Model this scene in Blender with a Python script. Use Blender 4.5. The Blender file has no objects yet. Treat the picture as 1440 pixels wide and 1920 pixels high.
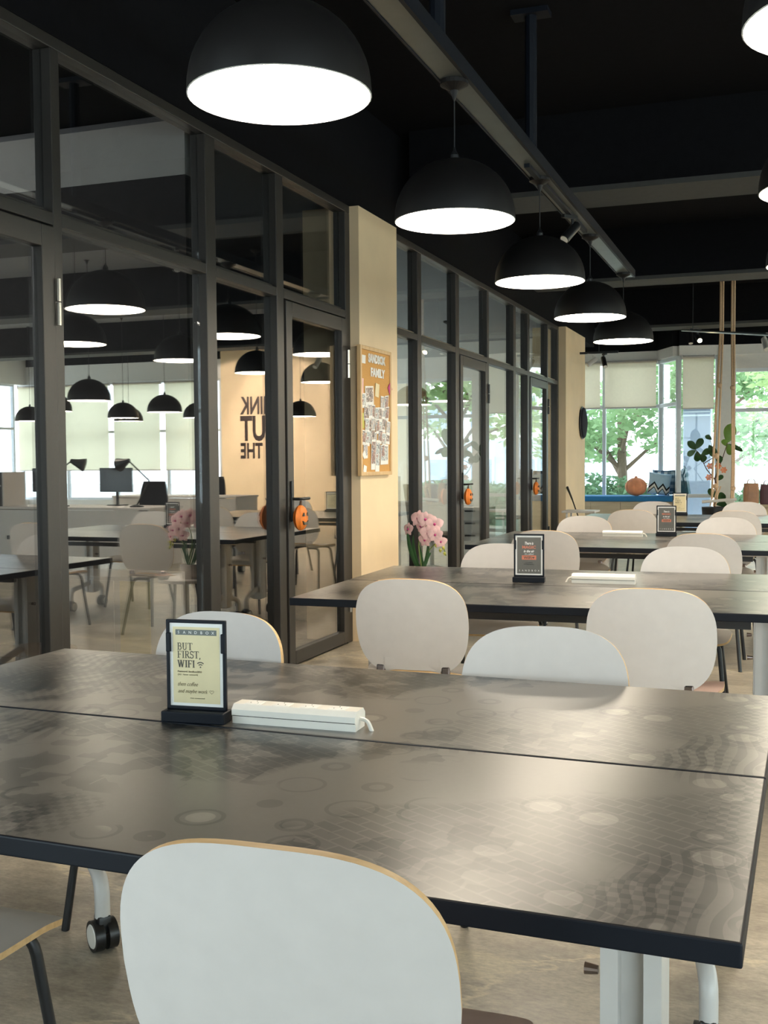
import bpy, bmesh, math, random
from mathutils import Vector, Matrix
random.seed(7)
PI = math.pi
S = bpy.context.scene
COL = S.collection

# ------------------------------------------------------------------ camera
cam_d = bpy.data.cameras.new('camera')
cam = bpy.data.objects.new('camera', cam_d)
COL.objects.link(cam)
cam_d.sensor_fit = 'VERTICAL'
cam_d.sensor_height = 36.0
cam_d.lens = 36.0 * 2052.0 / 1920.0
cam_d.clip_end = 300
YAW, PITCH, ROLL, H = 0.3514, 0.0476, -0.0073, 1.33
_f = Vector((-math.sin(YAW) * math.cos(PITCH), math.cos(YAW) * math.cos(PITCH), -math.sin(PITCH)))
_r = Vector((math.cos(YAW), math.sin(YAW), 0))
_u = _r.cross(_f)
_r2 = _r * math.cos(ROLL) + _u * math.sin(ROLL)
_u2 = -_r * math.sin(ROLL) + _u * math.cos(ROLL)
cam.matrix_world = Matrix(((_r2.x, _u2.x, -_f.x, 0), (_r2.y, _u2.y, -_f.y, 0), (_r2.z, _u2.z, -_f.z, H), (0, 0, 0, 1)))
S.camera = cam

# ------------------------------------------------------------------ sky, exposure
W = bpy.data.worlds.new('overcast sky')
S.world = W
W.use_nodes = True
bg = W.node_tree.nodes['Background']
bg.inputs[0].default_value = (0.80, 0.93, 1.0, 1)
bg.inputs[1].default_value = 3.2
S.view_settings.view_transform = 'Standard'
S.view_settings.look = 'None'
S.view_settings.exposure = 1.22
S.view_settings.gamma = 1.0
S.view_settings.use_curve_mapping = False
S.cycles.use_denoising = True
S.cycles.max_bounces = 10
S.cycles.transparent_max_bounces = 24
S.cycles.caustics_reflective = False
S.cycles.caustics_refractive = False

LAMP_POWER = 15.0

def portal(name, loc, rot, sx, sy):
    d = bpy.data.lights.new(name, 'AREA')
    d.shape = 'RECTANGLE'; d.size = sx; d.size_y = sy
    d.cycles.is_portal = True
    o = bpy.data.objects.new(name, d); COL.objects.link(o)
    o.location = loc; o.rotation_euler = rot
portal('window_portal', (10.2, 8.0, 1.75), (0, PI / 2, 0), 2.5, 20)
portal('window_portal', (5.6, -3.7, 1.75), (PI / 2, 0, 0), 8.7, 2.5)
portal('window_portal', (-3.2, -1.05, 1.72), (0, -PI / 2, 0), 2.6, 5.0)
portal('window_portal', (-8.2, 12.7, 1.8), (0, -PI / 2, 0), 2.2, 8.8)
portal('window_portal', (-0.2, 19.8, 1.9), (-PI / 2, 0, 0), 7.0, 2.6)
portal('window_portal', (7.7, 20.4, 1.9), (-PI / 2, 0, 0), 4.6, 2.6)

# ------------------------------------------------------------------ materials
def nodes_of(m):
    m.use_nodes = True
    return m.node_tree.nodes, m.node_tree.links

def mat(name, col, rough=0.5, metal=0.0, spec=0.5, noise=0.0, scale=20.0, bump=0.0, stretch=(1, 1, 1)):
    m = bpy.data.materials.new(name)
    N, L = nodes_of(m)
    b = N['Principled BSDF']
    b.inputs['Base Color'].default_value = (*col, 1)
    b.inputs['Roughness'].default_value = rough
    b.inputs['Metallic'].default_value = metal
    b.inputs['Specular IOR Level'].default_value = spec
    tc = N.new('ShaderNodeTexCoord'); mp = N.new('ShaderNodeMapping')
    mp.inputs['Scale'].default_value = stretch
    L.new(tc.outputs['Object'], mp.inputs[0])
    nz = N.new('ShaderNodeTexNoise'); nz.inputs['Scale'].default_value = scale
    nz.inputs['Detail'].default_value = 4
    L.new(mp.outputs[0], nz.inputs['Vector'])
    amp = max(noise, 0.03)
    mr = N.new('ShaderNodeMapRange')
    mr.inputs['To Min'].default_value = 1 - amp; mr.inputs['To Max'].default_value = 1 + amp
    mr.inputs['From Min'].default_value = 0.25; mr.inputs['From Max'].default_value = 0.75
    L.new(nz.outputs['Fac'], mr.inputs[0])
    mx = N.new('ShaderNodeVectorMath'); mx.operation = 'SCALE'
    mx.inputs[0].default_value = col
    L.new(mr.outputs[0], mx.inputs['Scale'])
    L.new(mx.outputs[0], b.inputs['Base Color'])
    if bump:
        bp = N.new('ShaderNodeBump'); bp.inputs['Strength'].default_value = bump
        bp.inputs['Distance'].default_value = 0.01
        L.new(nz.outputs['Fac'], bp.inputs['Height']); L.new(bp.outputs[0], b.inputs['Normal'])
    return m

def emis(name, col, st):
    m = bpy.data.materials.new(name)
    N, L = nodes_of(m)
    N.remove(N['Principled BSDF'])
    e = N.new('ShaderNodeEmission'); e.inputs[0].default_value = (*col, 1); e.inputs[1].default_value = st
    L.new(e.outputs[0], N['Material Output'].inputs[0])
    return m

def glass(name, tint, ior, rough=0.0):
    m = bpy.data.materials.new(name)
    N, L = nodes_of(m)
    N.remove(N['Principled BSDF'])
    t = N.new('ShaderNodeBsdfTransparent'); t.inputs[0].default_value = (*tint, 1)
    g = N.new('ShaderNodeBsdfGlossy'); g.inputs['Roughness'].default_value = rough
    fr = N.new('ShaderNodeFresnel')
    # same reflectance on the far face of the pane as on the near one
    ge = N.new('ShaderNodeNewGeometry'); mi = N.new('ShaderNodeMapRange')
    mi.inputs['To Min'].default_value = ior; mi.inputs['To Max'].default_value = 1.0 / ior
    L.new(ge.outputs['Backfacing'], mi.inputs[0]); L.new(mi.outputs[0], fr.inputs[0])
    mx = N.new('ShaderNodeMixShader')
    L.new(fr.outputs[0], mx.inputs[0]); L.new(t.outputs[0], mx.inputs[1]); L.new(g.outputs[0], mx.inputs[2])
    L.new(mx.outputs[0], N['Material Output'].inputs[0])
    return m

def translucent(name, col, fac=0.5, tex=0.0, scale=30):
    m = bpy.data.materials.new(name)
    N, L = nodes_of(m)
    N.remove(N['Principled BSDF'])
    d = N.new('ShaderNodeBsdfDiffuse'); t = N.new('ShaderNodeBsdfTranslucent')
    mx = N.new('ShaderNodeMixShader'); mx.inputs[0].default_value = fac
    tc = N.new('ShaderNodeTexCoord'); nz = N.new('ShaderNodeTexNoise'); nz.inputs['Scale'].default_value = scale
    L.new(tc.outputs['Object'], nz.inputs['Vector'])
    mr = N.new('ShaderNodeMapRange'); mr.inputs['To Min'].default_value = 1 - tex; mr.inputs['To Max'].default_value = 1 + tex
    L.new(nz.outputs['Fac'], mr.inputs[0])
    v = N.new('ShaderNodeVectorMath'); v.operation = 'SCALE'; v.inputs[0].default_value = col
    L.new(mr.outputs[0], v.inputs['Scale'])
    L.new(v.outputs[0], d.inputs[0]); L.new(v.outputs[0], t.inputs[0])
    L.new(d.outputs[0], mx.inputs[1]); L.new(t.outputs[0], mx.inputs[2])
    L.new(mx.outputs[0], N['Material Output'].inputs[0])
    return m

def concrete():
    m = bpy.data.materials.new('polished concrete')
    N, L = nodes_of(m); b = N['Principled BSDF']
    tc = N.new('ShaderNodeTexCoord')
    mp = N.new('ShaderNodeMapping'); mp.inputs['Scale'].default_value = (1.0, 2.2, 1)
    L.new(tc.outputs['Object'], mp.inputs[0])
    n1 = N.new('ShaderNodeTexNoise'); n1.inputs['Scale'].default_value = 1.6; n1.inputs['Detail'].default_value = 8; n1.inputs['Roughness'].default_value = 0.65
    n2 = N.new('ShaderNodeTexNoise'); n2.inputs['Scale'].default_value = 11; n2.inputs['Detail'].default_value = 6
    L.new(mp.outputs[0], n1.inputs['Vector']); L.new(mp.outputs[0], n2.inputs['Vector'])
    ad = N.new('ShaderNodeMath'); ad.operation = 'MULTIPLY_ADD'; ad.inputs[1].default_value = 0.45
    L.new(n2.outputs['Fac'], ad.inputs[0]); L.new(n1.outputs['Fac'], ad.inputs[2])
    cr = N.new('ShaderNodeValToRGB')
    cr.color_ramp.elements[0].position = 0.45; cr.color_ramp.elements[0].color = (0.20, 0.165, 0.125, 1)
    cr.color_ramp.elements[1].position = 0.95; cr.color_ramp.elements[1].color = (0.52, 0.46, 0.36, 1)
    L.new(ad.outputs[0], cr.inputs[0])
    n3 = N.new('ShaderNodeTexNoise'); n3.inputs['Scale'].default_value = 45; n3.inputs['Detail'].default_value = 5; n3.inputs['Roughness'].default_value = 0.7
    L.new(mp.outputs[0], n3.inputs['Vector'])
    wp = N.new('ShaderNodeVectorMath'); wp.operation = 'MULTIPLY_ADD'; wp.inputs[1].default_value = (0.25, 0.25, 0); L.new(n2.outputs['Color'], wp.inputs[0]); L.new(tc.outputs['Object'], wp.inputs[2])
    vc = N.new('ShaderNodeTexVoronoi'); vc.feature = 'DISTANCE_TO_EDGE'; vc.inputs['Scale'].default_value = 0.55
    L.new(wp.outputs[0], vc.inputs['Vector'])
    ck = N.new('ShaderNodeMapRange'); ck.inputs['From Min'].default_value = 0.0; ck.inputs['From Max'].default_value = 0.012; ck.inputs['To Min'].default_value = 0.75; ck.inputs['To Max'].default_value = 0.0
    L.new(vc.outputs['Distance'], ck.inputs[0])
    mc = N.new('ShaderNodeMixRGB'); mc.inputs[2].default_value = (0.62, 0.54, 0.38, 1)
    L.new(ck.outputs[0], mc.inputs[0]); L.new(cr.outputs[0], mc.inputs[1])
    gr = N.new('ShaderNodeMapRange'); gr.inputs['From Min'].default_value = 0.3; gr.inputs['From Max'].default_value = 0.7; gr.inputs['To Min'].default_value = 0.72; gr.inputs['To Max'].default_value = 1.2
    L.new(n3.outputs['Fac'], gr.inputs[0])
    sc = N.new('ShaderNodeVectorMath'); sc.operation = 'SCALE'; L.new(mc.outputs[0], sc.inputs[0]); L.new(gr.outputs[0], sc.inputs['Scale'])
    L.new(sc.outputs[0], b.inputs['Base Color'])
    rr = N.new('ShaderNodeMapRange'); rr.inputs['To Min'].default_value = 0.22; rr.inputs['To Max'].default_value = 0.5
    L.new(n1.outputs['Fac'], rr.inputs[0]); L.new(rr.outputs[0], b.inputs['Roughness'])
    return m

def printed_top():
    """dark laminate with a tonal print of circles, hexagons, blocks and ribbons"""
    m = bpy.data.materials.new('printed dark laminate')
    N, L = nodes_of(m); b = N['Principled BSDF']
    tc = N.new('ShaderNodeTexCoord')
    def noise(sc, off=0.0, det=2):
        mp = N.new('ShaderNodeMapping'); mp.inputs['Location'].default_value = (off, off * 1.7, 0)
        L.new(tc.outputs['Object'], mp.inputs[0])
        n = N.new('ShaderNodeTexNoise'); n.inputs['Scale'].default_value = sc; n.inputs['Detail'].default_value = det
        L.new(mp.outputs[0], n.inputs['Vector']); return n.outputs['Fac']
    def math_(op, a, c=None, d=None):
        x = N.new('ShaderNodeMath'); x.operation = op
        for i, v in enumerate((a, c, d)):
            if v is None: continue
            if isinstance(v, (int, float)): x.inputs[i].default_value = v
            else: L.new(v, x.inputs[i])
        return x.outputs[0]
    def step(v, lo, hi):
        r = N.new('ShaderNodeMapRange'); r.inputs['From Min'].default_value = lo; r.inputs['From Max'].default_value = hi
        L.new(v, r.inputs[0]); return r.outputs[0]
    wob = N.new('ShaderNodeTexNoise'); wob.inputs['Scale'].default_value = 3.0; wob.inputs['Detail'].default_value = 1
    L.new(tc.outputs['Object'], wob.inputs['Vector'])
    # discs and rings
    v1 = N.new('ShaderNodeTexVoronoi'); v1.inputs['Scale'].default_value = 7.5; v1.inputs['Randomness'].default_value = 0.8
    L.new(tc.outputs['Object'], v1.inputs['Vector'])
    disc = math_('MULTIPLY', step(v1.outputs['Distance'], 0.25, 0.235), step(noise(2.1, 3.1), 0.53, 0.55))
    ring = math_('MULTIPLY', math_('LESS_THAN', math_('ABSOLUTE', math_('SUBTRACT', v1.outputs['Distance'], 0.33)), 0.028), step(noise(1.9, 7.7), 0.5, 0.52))
    # mosaic of polygon cells
    v2 = N.new('ShaderNodeTexVoronoi'); v2.inputs['Scale'].default_value = 16; v2.distance = 'CHEBYCHEV'; v2.inputs['Randomness'].default_value = 0.9
    L.new(tc.outputs['Object'], v2.inputs['Vector'])
    cells = math_('MULTIPLY', math_('GREATER_THAN', v2.outputs['Color'], 0.52), step(noise(1.7, 11.3), 0.5, 0.53))
    # brick like blocks
    br = N.new('ShaderNodeTexBrick'); br.inputs['Scale'].default_value = 9; br.inputs['Mortar Size'].default_value = 0.02
    br.inputs['Color1'].default_value = (1, 1, 1, 1); br.inputs['Color2'].default_value = (0.55, 0.55, 0.55, 1); br.inputs['Mortar'].default_value = (0, 0, 0, 1)
    mpb = N.new('ShaderNodeMapping'); mpb.inputs['Rotation'].default_value = (0, 0, 0.5)
    L.new(tc.outputs['Object'], mpb.inputs[0]); L.new(mpb.outputs[0], br.inputs['Vector'])
    blocks = math_('MULTIPLY', br.outputs['Color'], step(noise(1.5, 23.0, 1), 0.54, 0.56))
    # ribbons and circuit lines
    wv = N.new('ShaderNodeTexWave'); wv.inputs['Scale'].default_value = 9; wv.inputs['Distortion'].default_value = 9; wv.inputs['Detail'].default_value = 0; wv.inputs['Detail Scale'].default_value = 0.6
    L.new(tc.outputs['Object'], wv.inputs['Vector'])
    lines = math_('MULTIPLY', step(wv.outputs['Fac'], 0.5, 0.56), step(noise(1.4, 41.0, 1), 0.53, 0.55))
    # small tick grid
    ck = N.new('ShaderNodeTexChecker'); ck.inputs['Scale'].default_value = 60
    L.new(tc.outputs['Object'], ck.inputs['Vector'])
    grid = math_('MULTIPLY', ck.outputs['Fac'], step(noise(2.3, 61.0), 0.56, 0.58))
    dark = math_('ADD', math_('MULTIPLY', cells, 0.58), math_('MULTIPLY', blocks, 0.58))
    dark = math_('ADD', dark, math_('MULTIPLY', lines, 0.50))
    dark = math_('ADD', dark, math_('MULTIPLY', grid, 0.42))
    dark = math_('ADD', dark, math_('MULTIPLY', ring, 0.45))
    lite = math_('MULTIPLY', disc, 0.85)
    val = math_('ADD', math_('SUBTRACT', 1.0, dark), lite)
    val = math_('MULTIPLY', val, math_('MULTIPLY_ADD', noise(90, 5, 3), 0.18, 0.9))
    sc = N.new('ShaderNodeVectorMath'); sc.operation = 'SCALE'; sc.inputs[0].default_value = (0.112, 0.101, 0.087)
    L.new(val, sc.inputs['Scale']); L.new(sc.outputs[0], b.inputs['Base Color'])
    b.inputs['Roughness'].default_value = 0.28
    b.inputs['Specular IOR Level'].default_value = 0.75
    return m

def wood(name, c1, c2, axis=0, sc=1.0, rough=0.5):
    m = bpy.data.materials.new(name)
    N, L = nodes_of(m); b = N['Principled BSDF']
    tc = N.new('ShaderNodeTexCoord'); mp = N.new('ShaderNodeMapping')
    s = [12 * sc, 12 * sc, 12 * sc]; s[axis] = 1.2 * sc
    mp.inputs['Scale'].default_value = s
    L.new(tc.outputs['Object'], mp.inputs[0])
    n = N.new('ShaderNodeTexNoise'); n.inputs['Scale'].default_value = 1.5; n.inputs['Detail'].default_value = 6; n.inputs['Distortion'].default_value = 0.6
    L.new(mp.outputs[0], n.inputs['Vector'])
    cr = N.new('ShaderNodeValToRGB')
    cr.color_ramp.elements[0].position = 0.3; cr.color_ramp.elements[0].color = (*c1, 1)
    cr.color_ramp.elements[1].position = 0.7; cr.color_ramp.elements[1].color = (*c2, 1)
    L.new(n.outputs['Fac'], cr.inputs[0]); L.new(cr.outputs[0], b.inputs['Base Color'])
    b.inputs['Roughness'].default_value = rough
    return m

def speckle(name, base, seed, scale=60):
    """photo print: blotches of several colours"""
    m = bpy.data.materials.new(name)
    N, L = nodes_of(m); b = N['Principled BSDF']
    tc = N.new('ShaderNodeTexCoord'); mp = N.new('ShaderNodeMapping'); mp.inputs['Location'].default_value = (seed, seed * 2.3, seed * 0.7)
    L.new(tc.outputs['Object'], mp.inputs[0])
    n = N.new('ShaderNodeTexNoise'); n.inputs['Scale'].default_value = scale; n.inputs['Detail'].default_value = 2
    L.new(mp.outputs[0], n.inputs['Vector'])
    cr = N.new('ShaderNodeValToRGB'); cr.color_ramp.interpolation = 'CONSTANT'
    e = cr.color_ramp.elements
    e[0].position = 0; e[0].color = (*base[0], 1); e[1].position = 0.42; e[1].color = (*base[1], 1)
    for i, p in enumerate((0.5, 0.57, 0.64)):
        x = e.new(p); x.color = (*base[(i + 2) % len(base)], 1)
    L.new(n.outputs['Fac'], cr.inputs[0]); L.new(cr.outputs[0], b.inputs['Base Color'])
    b.inputs['Roughness'].default_value = 0.3
    return m

def plaid():
    m = bpy.data.materials.new('plaid cloth')
    N, L = nodes_of(m); b = N['Principled BSDF']
    tc = N.new('ShaderNodeTexCoord'); sp = N.new('ShaderNodeSeparateXYZ'); L.new(tc.outputs['Object'], sp.inputs[0])
    def stripe(sock):
        a = N.new('ShaderNodeMath'); a.operation = 'MULTIPLY'; a.inputs[1].default_value = 9; L.new(sock, a.inputs[0])
        f = N.new('ShaderNodeMath'); f.operation = 'FRACT'; L.new(a.outputs[0], f.inputs[0])
        g = N.new('ShaderNodeMath'); g.operation = 'GREATER_THAN'; g.inputs[1].default_value = 0.5; L.new(f.outputs[0], g.inputs[0])
        return g.outputs[0]
    ad = N.new('ShaderNodeMath'); ad.operation = 'ADD'
    L.new(stripe(sp.outputs['X']), ad.inputs[0]); L.new(stripe(sp.outputs['Z']), ad.inputs[1])
    cr = N.new('ShaderNodeValToRGB'); cr.color_ramp.interpolation = 'CONSTANT'
    e = cr.color_ramp.elements; e[0].color = (0.75, 0.78, 0.8, 1); e[1].position = 0.3; e[1].color = (0.18, 0.3, 0.42, 1)
    x = e.new(0.8); x.color = (0.04, 0.08, 0.14, 1)
    mu = N.new('ShaderNodeMath'); mu.operation = 'MULTIPLY'; mu.inputs[1].default_value = 0.5; L.new(ad.outputs[0], mu.inputs[0])
    L.new(mu.outputs[0], cr.inputs[0]); L.new(cr.outputs[0], b.inputs['Base Color'])
    b.inputs['Roughness'].default_value = 0.9
    return m

M = dict(
    floor=concrete(), top=printed_top(),
    office_ceiling=mat('grey office ceiling', (0.30, 0.31, 0.33), 0.9, noise=0.05),
    black_ceiling=mat('black painted ceiling', (0.006, 0.006, 0.007), 0.9, noise=0.2, spec=0.1),
    black_trim=mat('black edging', (0.005, 0.007, 0.012), 0.5, spec=0.25),
    frame=mat('bronze black aluminium', (0.032, 0.028, 0.024), 0.42, noise=0.08, scale=60),
    frame_dark=mat('dark gasket', (0.008, 0.008, 0.008), 0.6),
    beam=mat('beam underside painted as lit', (0.045, 0.045, 0.042), 0.8, noise=0.1),
    cream=mat('cream painted plaster', (0.86, 0.66, 0.42), 0.75, noise=0.05, scale=3),
    white_wall=mat('white painted wall', (0.78, 0.76, 0.72), 0.8, noise=0.03),
    dark_wall=mat('charcoal wall', (0.05, 0.045, 0.045), 0.7, noise=0.1),
    white=mat('white laminate', (0.63, 0.585, 0.55), 0.42, noise=0.02),
    taupe=mat('seat with painted warm shade', (0.44, 0.31, 0.27), 0.5, noise=0.06),  # warm shade under the table put into the seat colour
    ply=wood('plywood edge', (0.55, 0.33, 0.14), (0.70, 0.46, 0.22), 0, 4),
    black_metal=mat('black powder coated steel', (0.012, 0.012, 0.013), 0.4),
    white_metal=mat('white powder coated steel', (0.62, 0.60, 0.57), 0.35),
    steel=mat('brushed steel', (0.6, 0.56, 0.5), 0.3, 1.0),
    chrome=mat('dark chrome', (0.4, 0.32, 0.3), 0.2, 1.0),
    rubber=mat('black rubber', (0.01, 0.01, 0.01), 0.35),
    shade=mat('matt black lamp enamel', (0.011, 0.0095, 0.009), 0.5, spec=0.35),
    shade_in=mat('white lamp lining', (0.85, 0.85, 0.82), 0.6),
    lamp=emis('lamp glow', (1.0, 0.88, 0.70), LAMP_POWER),
    globe=emis('fill globe glow', (1.0, 0.97, 0.93), 60.0),
    spot=emis('spot glow', (1.0, 0.78, 0.40), 30),
    track=mat('galvanised track', (0.15, 0.165, 0.16), 0.35, 0.4, noise=0.12, scale=6),
    glass=glass('partition glass', (0.95, 0.97, 0.97), 3.6),
    window_glass=glass('window glass', (0.97, 0.99, 0.985), 1.4),
    blind=translucent('cream roller blind', (0.88, 0.81, 0.71), 0.68, 0.04),
    blind_bright=translucent('brightened roller blind', (0.90, 0.86, 0.74), 0.85, 0.03),  # brightness of sun behind the blind put into colour and translucency
    blind_dim=translucent('beige roller blind', (0.74, 0.68, 0.54), 0.30, 0.04),
    wframe=mat('white window frame', (0.72, 0.76, 0.80), 0.4),
    cork=mat('cork', (0.62, 0.33, 0.10), 0.9, noise=0.14, scale=140, bump=0.1),
    oak=wood('pale oak', (0.55, 0.44, 0.30), (0.70, 0.59, 0.43), 0, 1.0),
    pine=wood('pine frame', (0.60, 0.38, 0.17), (0.70, 0.48, 0.25), 2, 2.0),
    paper=mat('white paper', (0.82, 0.80, 0.76), 0.6),
    card_tan=mat('tan printed card', (0.74, 0.63, 0.38), 0.45, noise=0.04),
    card_grey=mat('charcoal printed card', (0.13, 0.125, 0.11), 0.5, noise=0.05),
    ink=mat('dark ink', (0.09, 0.08, 0.06), 0.6),
    ink_mid=mat('soft ink', (0.20, 0.16, 0.09), 0.6),
    ink_white=mat('white ink', (0.85, 0.84, 0.8), 0.6),
    ink_red=mat('coral ink', (0.62, 0.20, 0.12), 0.6),
    bar_grey=mat('grey ink bar', (0.15, 0.16, 0.15), 0.6),
    white_plastic=mat('ivory plastic', (0.82, 0.78, 0.70), 0.3),
    orange=mat('orange pumpkin', (0.78, 0.20, 0.02), 0.55, noise=0.12, scale=40),
    coral=mat('coral velvet', (0.90, 0.36, 0.19), 0.8, noise=0.12, scale=12),
    blue=mat('blue cushion', (0.03, 0.22, 0.52), 0.8, noise=0.06),
    pale_blue=mat('pale blue cloth', (0.55, 0.76, 0.93), 0.9, noise=0.06),
    teal=mat('teal cloth', (0.03, 0.11, 0.16), 0.9, noise=0.06),
    navy=mat('black thread', (0.01, 0.012, 0.02), 0.9),
    plaid=plaid(),
    rope=mat('cotton rope', (0.62, 0.43, 0.27), 0.95, noise=0.2, scale=120),
    leaf=mat('fig leaf', (0.035, 0.10, 0.03), 0.45, noise=0.2, scale=10),
    leaf2=mat('young fig leaf', (0.16, 0.30, 0.05), 0.45, noise=0.2, scale=10),
    stem=mat('brown stem', (0.10, 0.05, 0.03), 0.8),
    green_stem=mat('green stem', (0.16, 0.22, 0.05), 0.6),
    petal=mat('pink orchid petal', (0.82, 0.52, 0.50), 0.7, noise=0.18, scale=18),
    petal_in=mat('magenta orchid lip', (0.55, 0.06, 0.22), 0.6),
    bud=mat('yellow green bud', (0.55, 0.52, 0.10), 0.6),
    pot=mat('dark pot', (0.012, 0.014, 0.018), 0.3),
    brown_leather=mat('brown leather', (0.46, 0.24, 0.13), 0.4, noise=0.2, scale=8),
    plum_leather=mat('plum leather', (0.15, 0.075, 0.095), 0.4, noise=0.15, scale=8),
    plastic_clear=glass('clear plastic bag', (0.85, 0.93, 0.93), 1.5, 0.15),
    bark=mat('bark', (0.17, 0.12, 0.09), 0.9, noise=0.2),
    foliage=translucent('tree foliage', (0.27, 0.40, 0.21), 0.4, 0.35, 1.2),
    foliage2=translucent('bright foliage', (0.38, 0.50, 0.24), 0.4, 0.35, 1.2),
    hedge=translucent('hedge foliage', (0.22, 0.36, 0.22), 0.35, 0.3, 1.2),
    ground=mat('pale paving', (0.62, 0.62, 0.60), 0.9, noise=0.05),
    ext_blue=mat('blue grey cladding', (0.30, 0.38, 0.52), 0.5, noise=0.04),
    ext_pale=mat('pale facade', (0.55, 0.66, 0.76), 0.7, noise=0.05),
    screen=mat('dark screen', (0.015, 0.016, 0.02), 0.15),
    mesh_black=mat('dark mesh fabric', (0.015, 0.016, 0.022), 0.9),
    brown=wood('walnut', (0.10, 0.055, 0.03), (0.16, 0.09, 0.05), 0, 1.0),
    red=mat('red folder', (0.35, 0.02, 0.02), 0.3),
    cardboard=mat('cardboard', (0.50, 0.38, 0.24), 0.8, noise=0.06),
    letters=mat('dark brown lettering', (0.035, 0.02, 0.016), 0.6),
    reddish=mat('maroon panel', (0.16, 0.06, 0.05), 0.8),
)

# ------------------------------------------------------------------ mesh helpers
class MB:
    def __init__(s):
        s.v = []; s.f = []; s.m = []
    def add(s, verts, faces, mi=0):
        o = len(s.v); s.v += [tuple(p) for p in verts]
        for f in faces: s.f.append(tuple(i + o for i in f)); s.m.append(mi)
        return s
    def box(s, c, d, mi=0, bev=0.0, rz=0.0, rx=0.0, ry=0.0):
        x, y, z = d[0] / 2, d[1] / 2, d[2] / 2
        bm = bmesh.new()
        bmesh.ops.create_cube(bm, size=1.0)
        for v in bm.verts: v.co = Vector((v.co.x * d[0], v.co.y * d[1], v.co.z * d[2]))
        if bev > 0: bmesh.ops.bevel(bm, geom=list(bm.edges), offset=min(bev, 0.49 * min(d)), segments=2, affect='EDGES', profile=0.5)
        R = Matrix.Rotation(rz, 3, 'Z') @ Matrix.Rotation(ry, 3, 'Y') @ Matrix.Rotation(rx, 3, 'X')
        bm.verts.index_update()
        s.add([R @ v.co + Vector(c) for v in bm.verts], [[v.index for v in f.verts] for f in bm.faces], mi)
        bm.free(); return s
    def tube(s, pts, r, mi=0, n=10, caps=True):
        pts = [Vector(p) for p in pts]
        rs = r if isinstance(r, (list, tuple)) else [r] * len(pts)
        rings = []; up = None
        for i, p in enumerate(pts):
            a = pts[max(i - 1, 0)]; b = pts[min(i + 1, len(pts) - 1)]
            t = (b - a).normalized()
            if up is None:
                up = Vector((0, 0, 1)) if abs(t.z) < 0.9 else Vector((1, 0, 0))
            x = t.cross(up)
            if x.length < 1e-4: x = t.orthogonal()
            x.normalize(); y = x.cross(t).normalized(); up = y
            rings.append([p + (x * math.cos(2 * PI * k / n) + y * math.sin(2 * PI * k / n)) * rs[i] for k in range(n)])
        V = [q for rg in rings for q in rg]; F = []
        for i in range(len(rings) - 1):
            for k in range(n):
                F.append((i * n + k, i * n + (k + 1) % n, (i + 1) * n + (k + 1) % n, (i + 1) * n + k))
        if caps:
            F.append(tuple(range(n))[::-1]); F.append(tuple((len(rings) - 1) * n + k for k in range(n)))
        return s.add(V, F, mi)
    def lathe(s, prof, c=(0, 0, 0), n=32, mi=0, caps=False, sx=1, sy=1):
        V = []; F = []
        for (r, z) in prof:
            for k in range(n):
                V.append((c[0] + sx * r * math.cos(2 * PI * k / n), c[1] + sy * r * math.sin(2 * PI * k / n), c[2] + z))
        for i in range(len(prof) - 1):
            for k in range(n):
                F.append((i * n + k, i * n + (k + 1) % n, (i + 1) * n + (k + 1) % n, (i + 1) * n + k))
        if caps:
            F.append(tuple(range(n))[::-1]); F.append(tuple((len(prof) - 1) * n + k for k in range(n)))
        return s.add(V, F, mi)
    def prism(s, poly, z0, z1, mi=0, plane='XY'):
        n = len(poly)
        def P(a, b, c): return {'XY': (a, b, c), 'XZ': (a, c, b), 'YZ': (c, a, b)}[plane]
        V = [P(a, b, z0) for a, b in poly] + [P(a, b, z1) for a, b in poly]
        F = [tuple(range(n))[::-1], tuple(range(n, 2 * n))] + [(k, (k + 1) % n, n + (k + 1) % n, n + k) for k in range(n)]
        return s.add(V, F, mi)
    def mesh(s, name, mats, smooth=False):
        me = bpy.data.meshes.new(name)
        me.from_pydata(s.v, [], s.f)
        for mm in mats if isinstance(mats, (list, tuple)) else [mats]: me.materials.append(mm)
        for p, i in zip(me.polygons, s.m): p.material_index = i
        bm = bmesh.new(); bm.from_mesh(me)
        bmesh.ops.recalc_face_normals(bm, faces=list(bm.faces))
        bm.to_mesh(me); bm.free()
        if smooth:
            for p in me.polygons: p.use_smooth = True
            me.set_sharp_from_angle(angle=math.radians(40))
        me.update()
        return me
    def build(s, name, mats, parent=None, smooth=False):
        o = bpy.data.objects.new(name, s.mesh(name, mats, smooth))
        COL.objects.link(o)
        if parent is not None: o.parent = parent
        return o

def tag(o, label=None, cat=None, group=None, kind=None):
    if label: o['label'] = label
    if cat: o['category'] = cat
    if group: o['group'] = group
    if kind: o['kind'] = kind
    return o

def thing(name, label, cat, loc=(0, 0, 0), rz=0.0, group=None):
    o = bpy.data.objects.new(name, None); COL.objects.link(o)
    o.empty_display_size = 0.1
    o.location = loc; o.rotation_euler = (0, 0, rz)
    return tag(o, label, cat, group)

def struct(o):
    o['kind'] = 'structure'; return o

def sroot(name, loc=(0, 0, 0), rz=0.0):
    o = bpy.data.objects.new(name, None); COL.objects.link(o)
    o.empty_display_size = 0.1; o.location = loc; o.rotation_euler = (0, 0, rz)
    return struct(o)

def copy_tree(o, parent=None):
    c = o.copy(); COL.objects.link(c)
    c.parent = parent
    for ch in list(o.children): copy_tree(ch, c)
    return c

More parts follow.
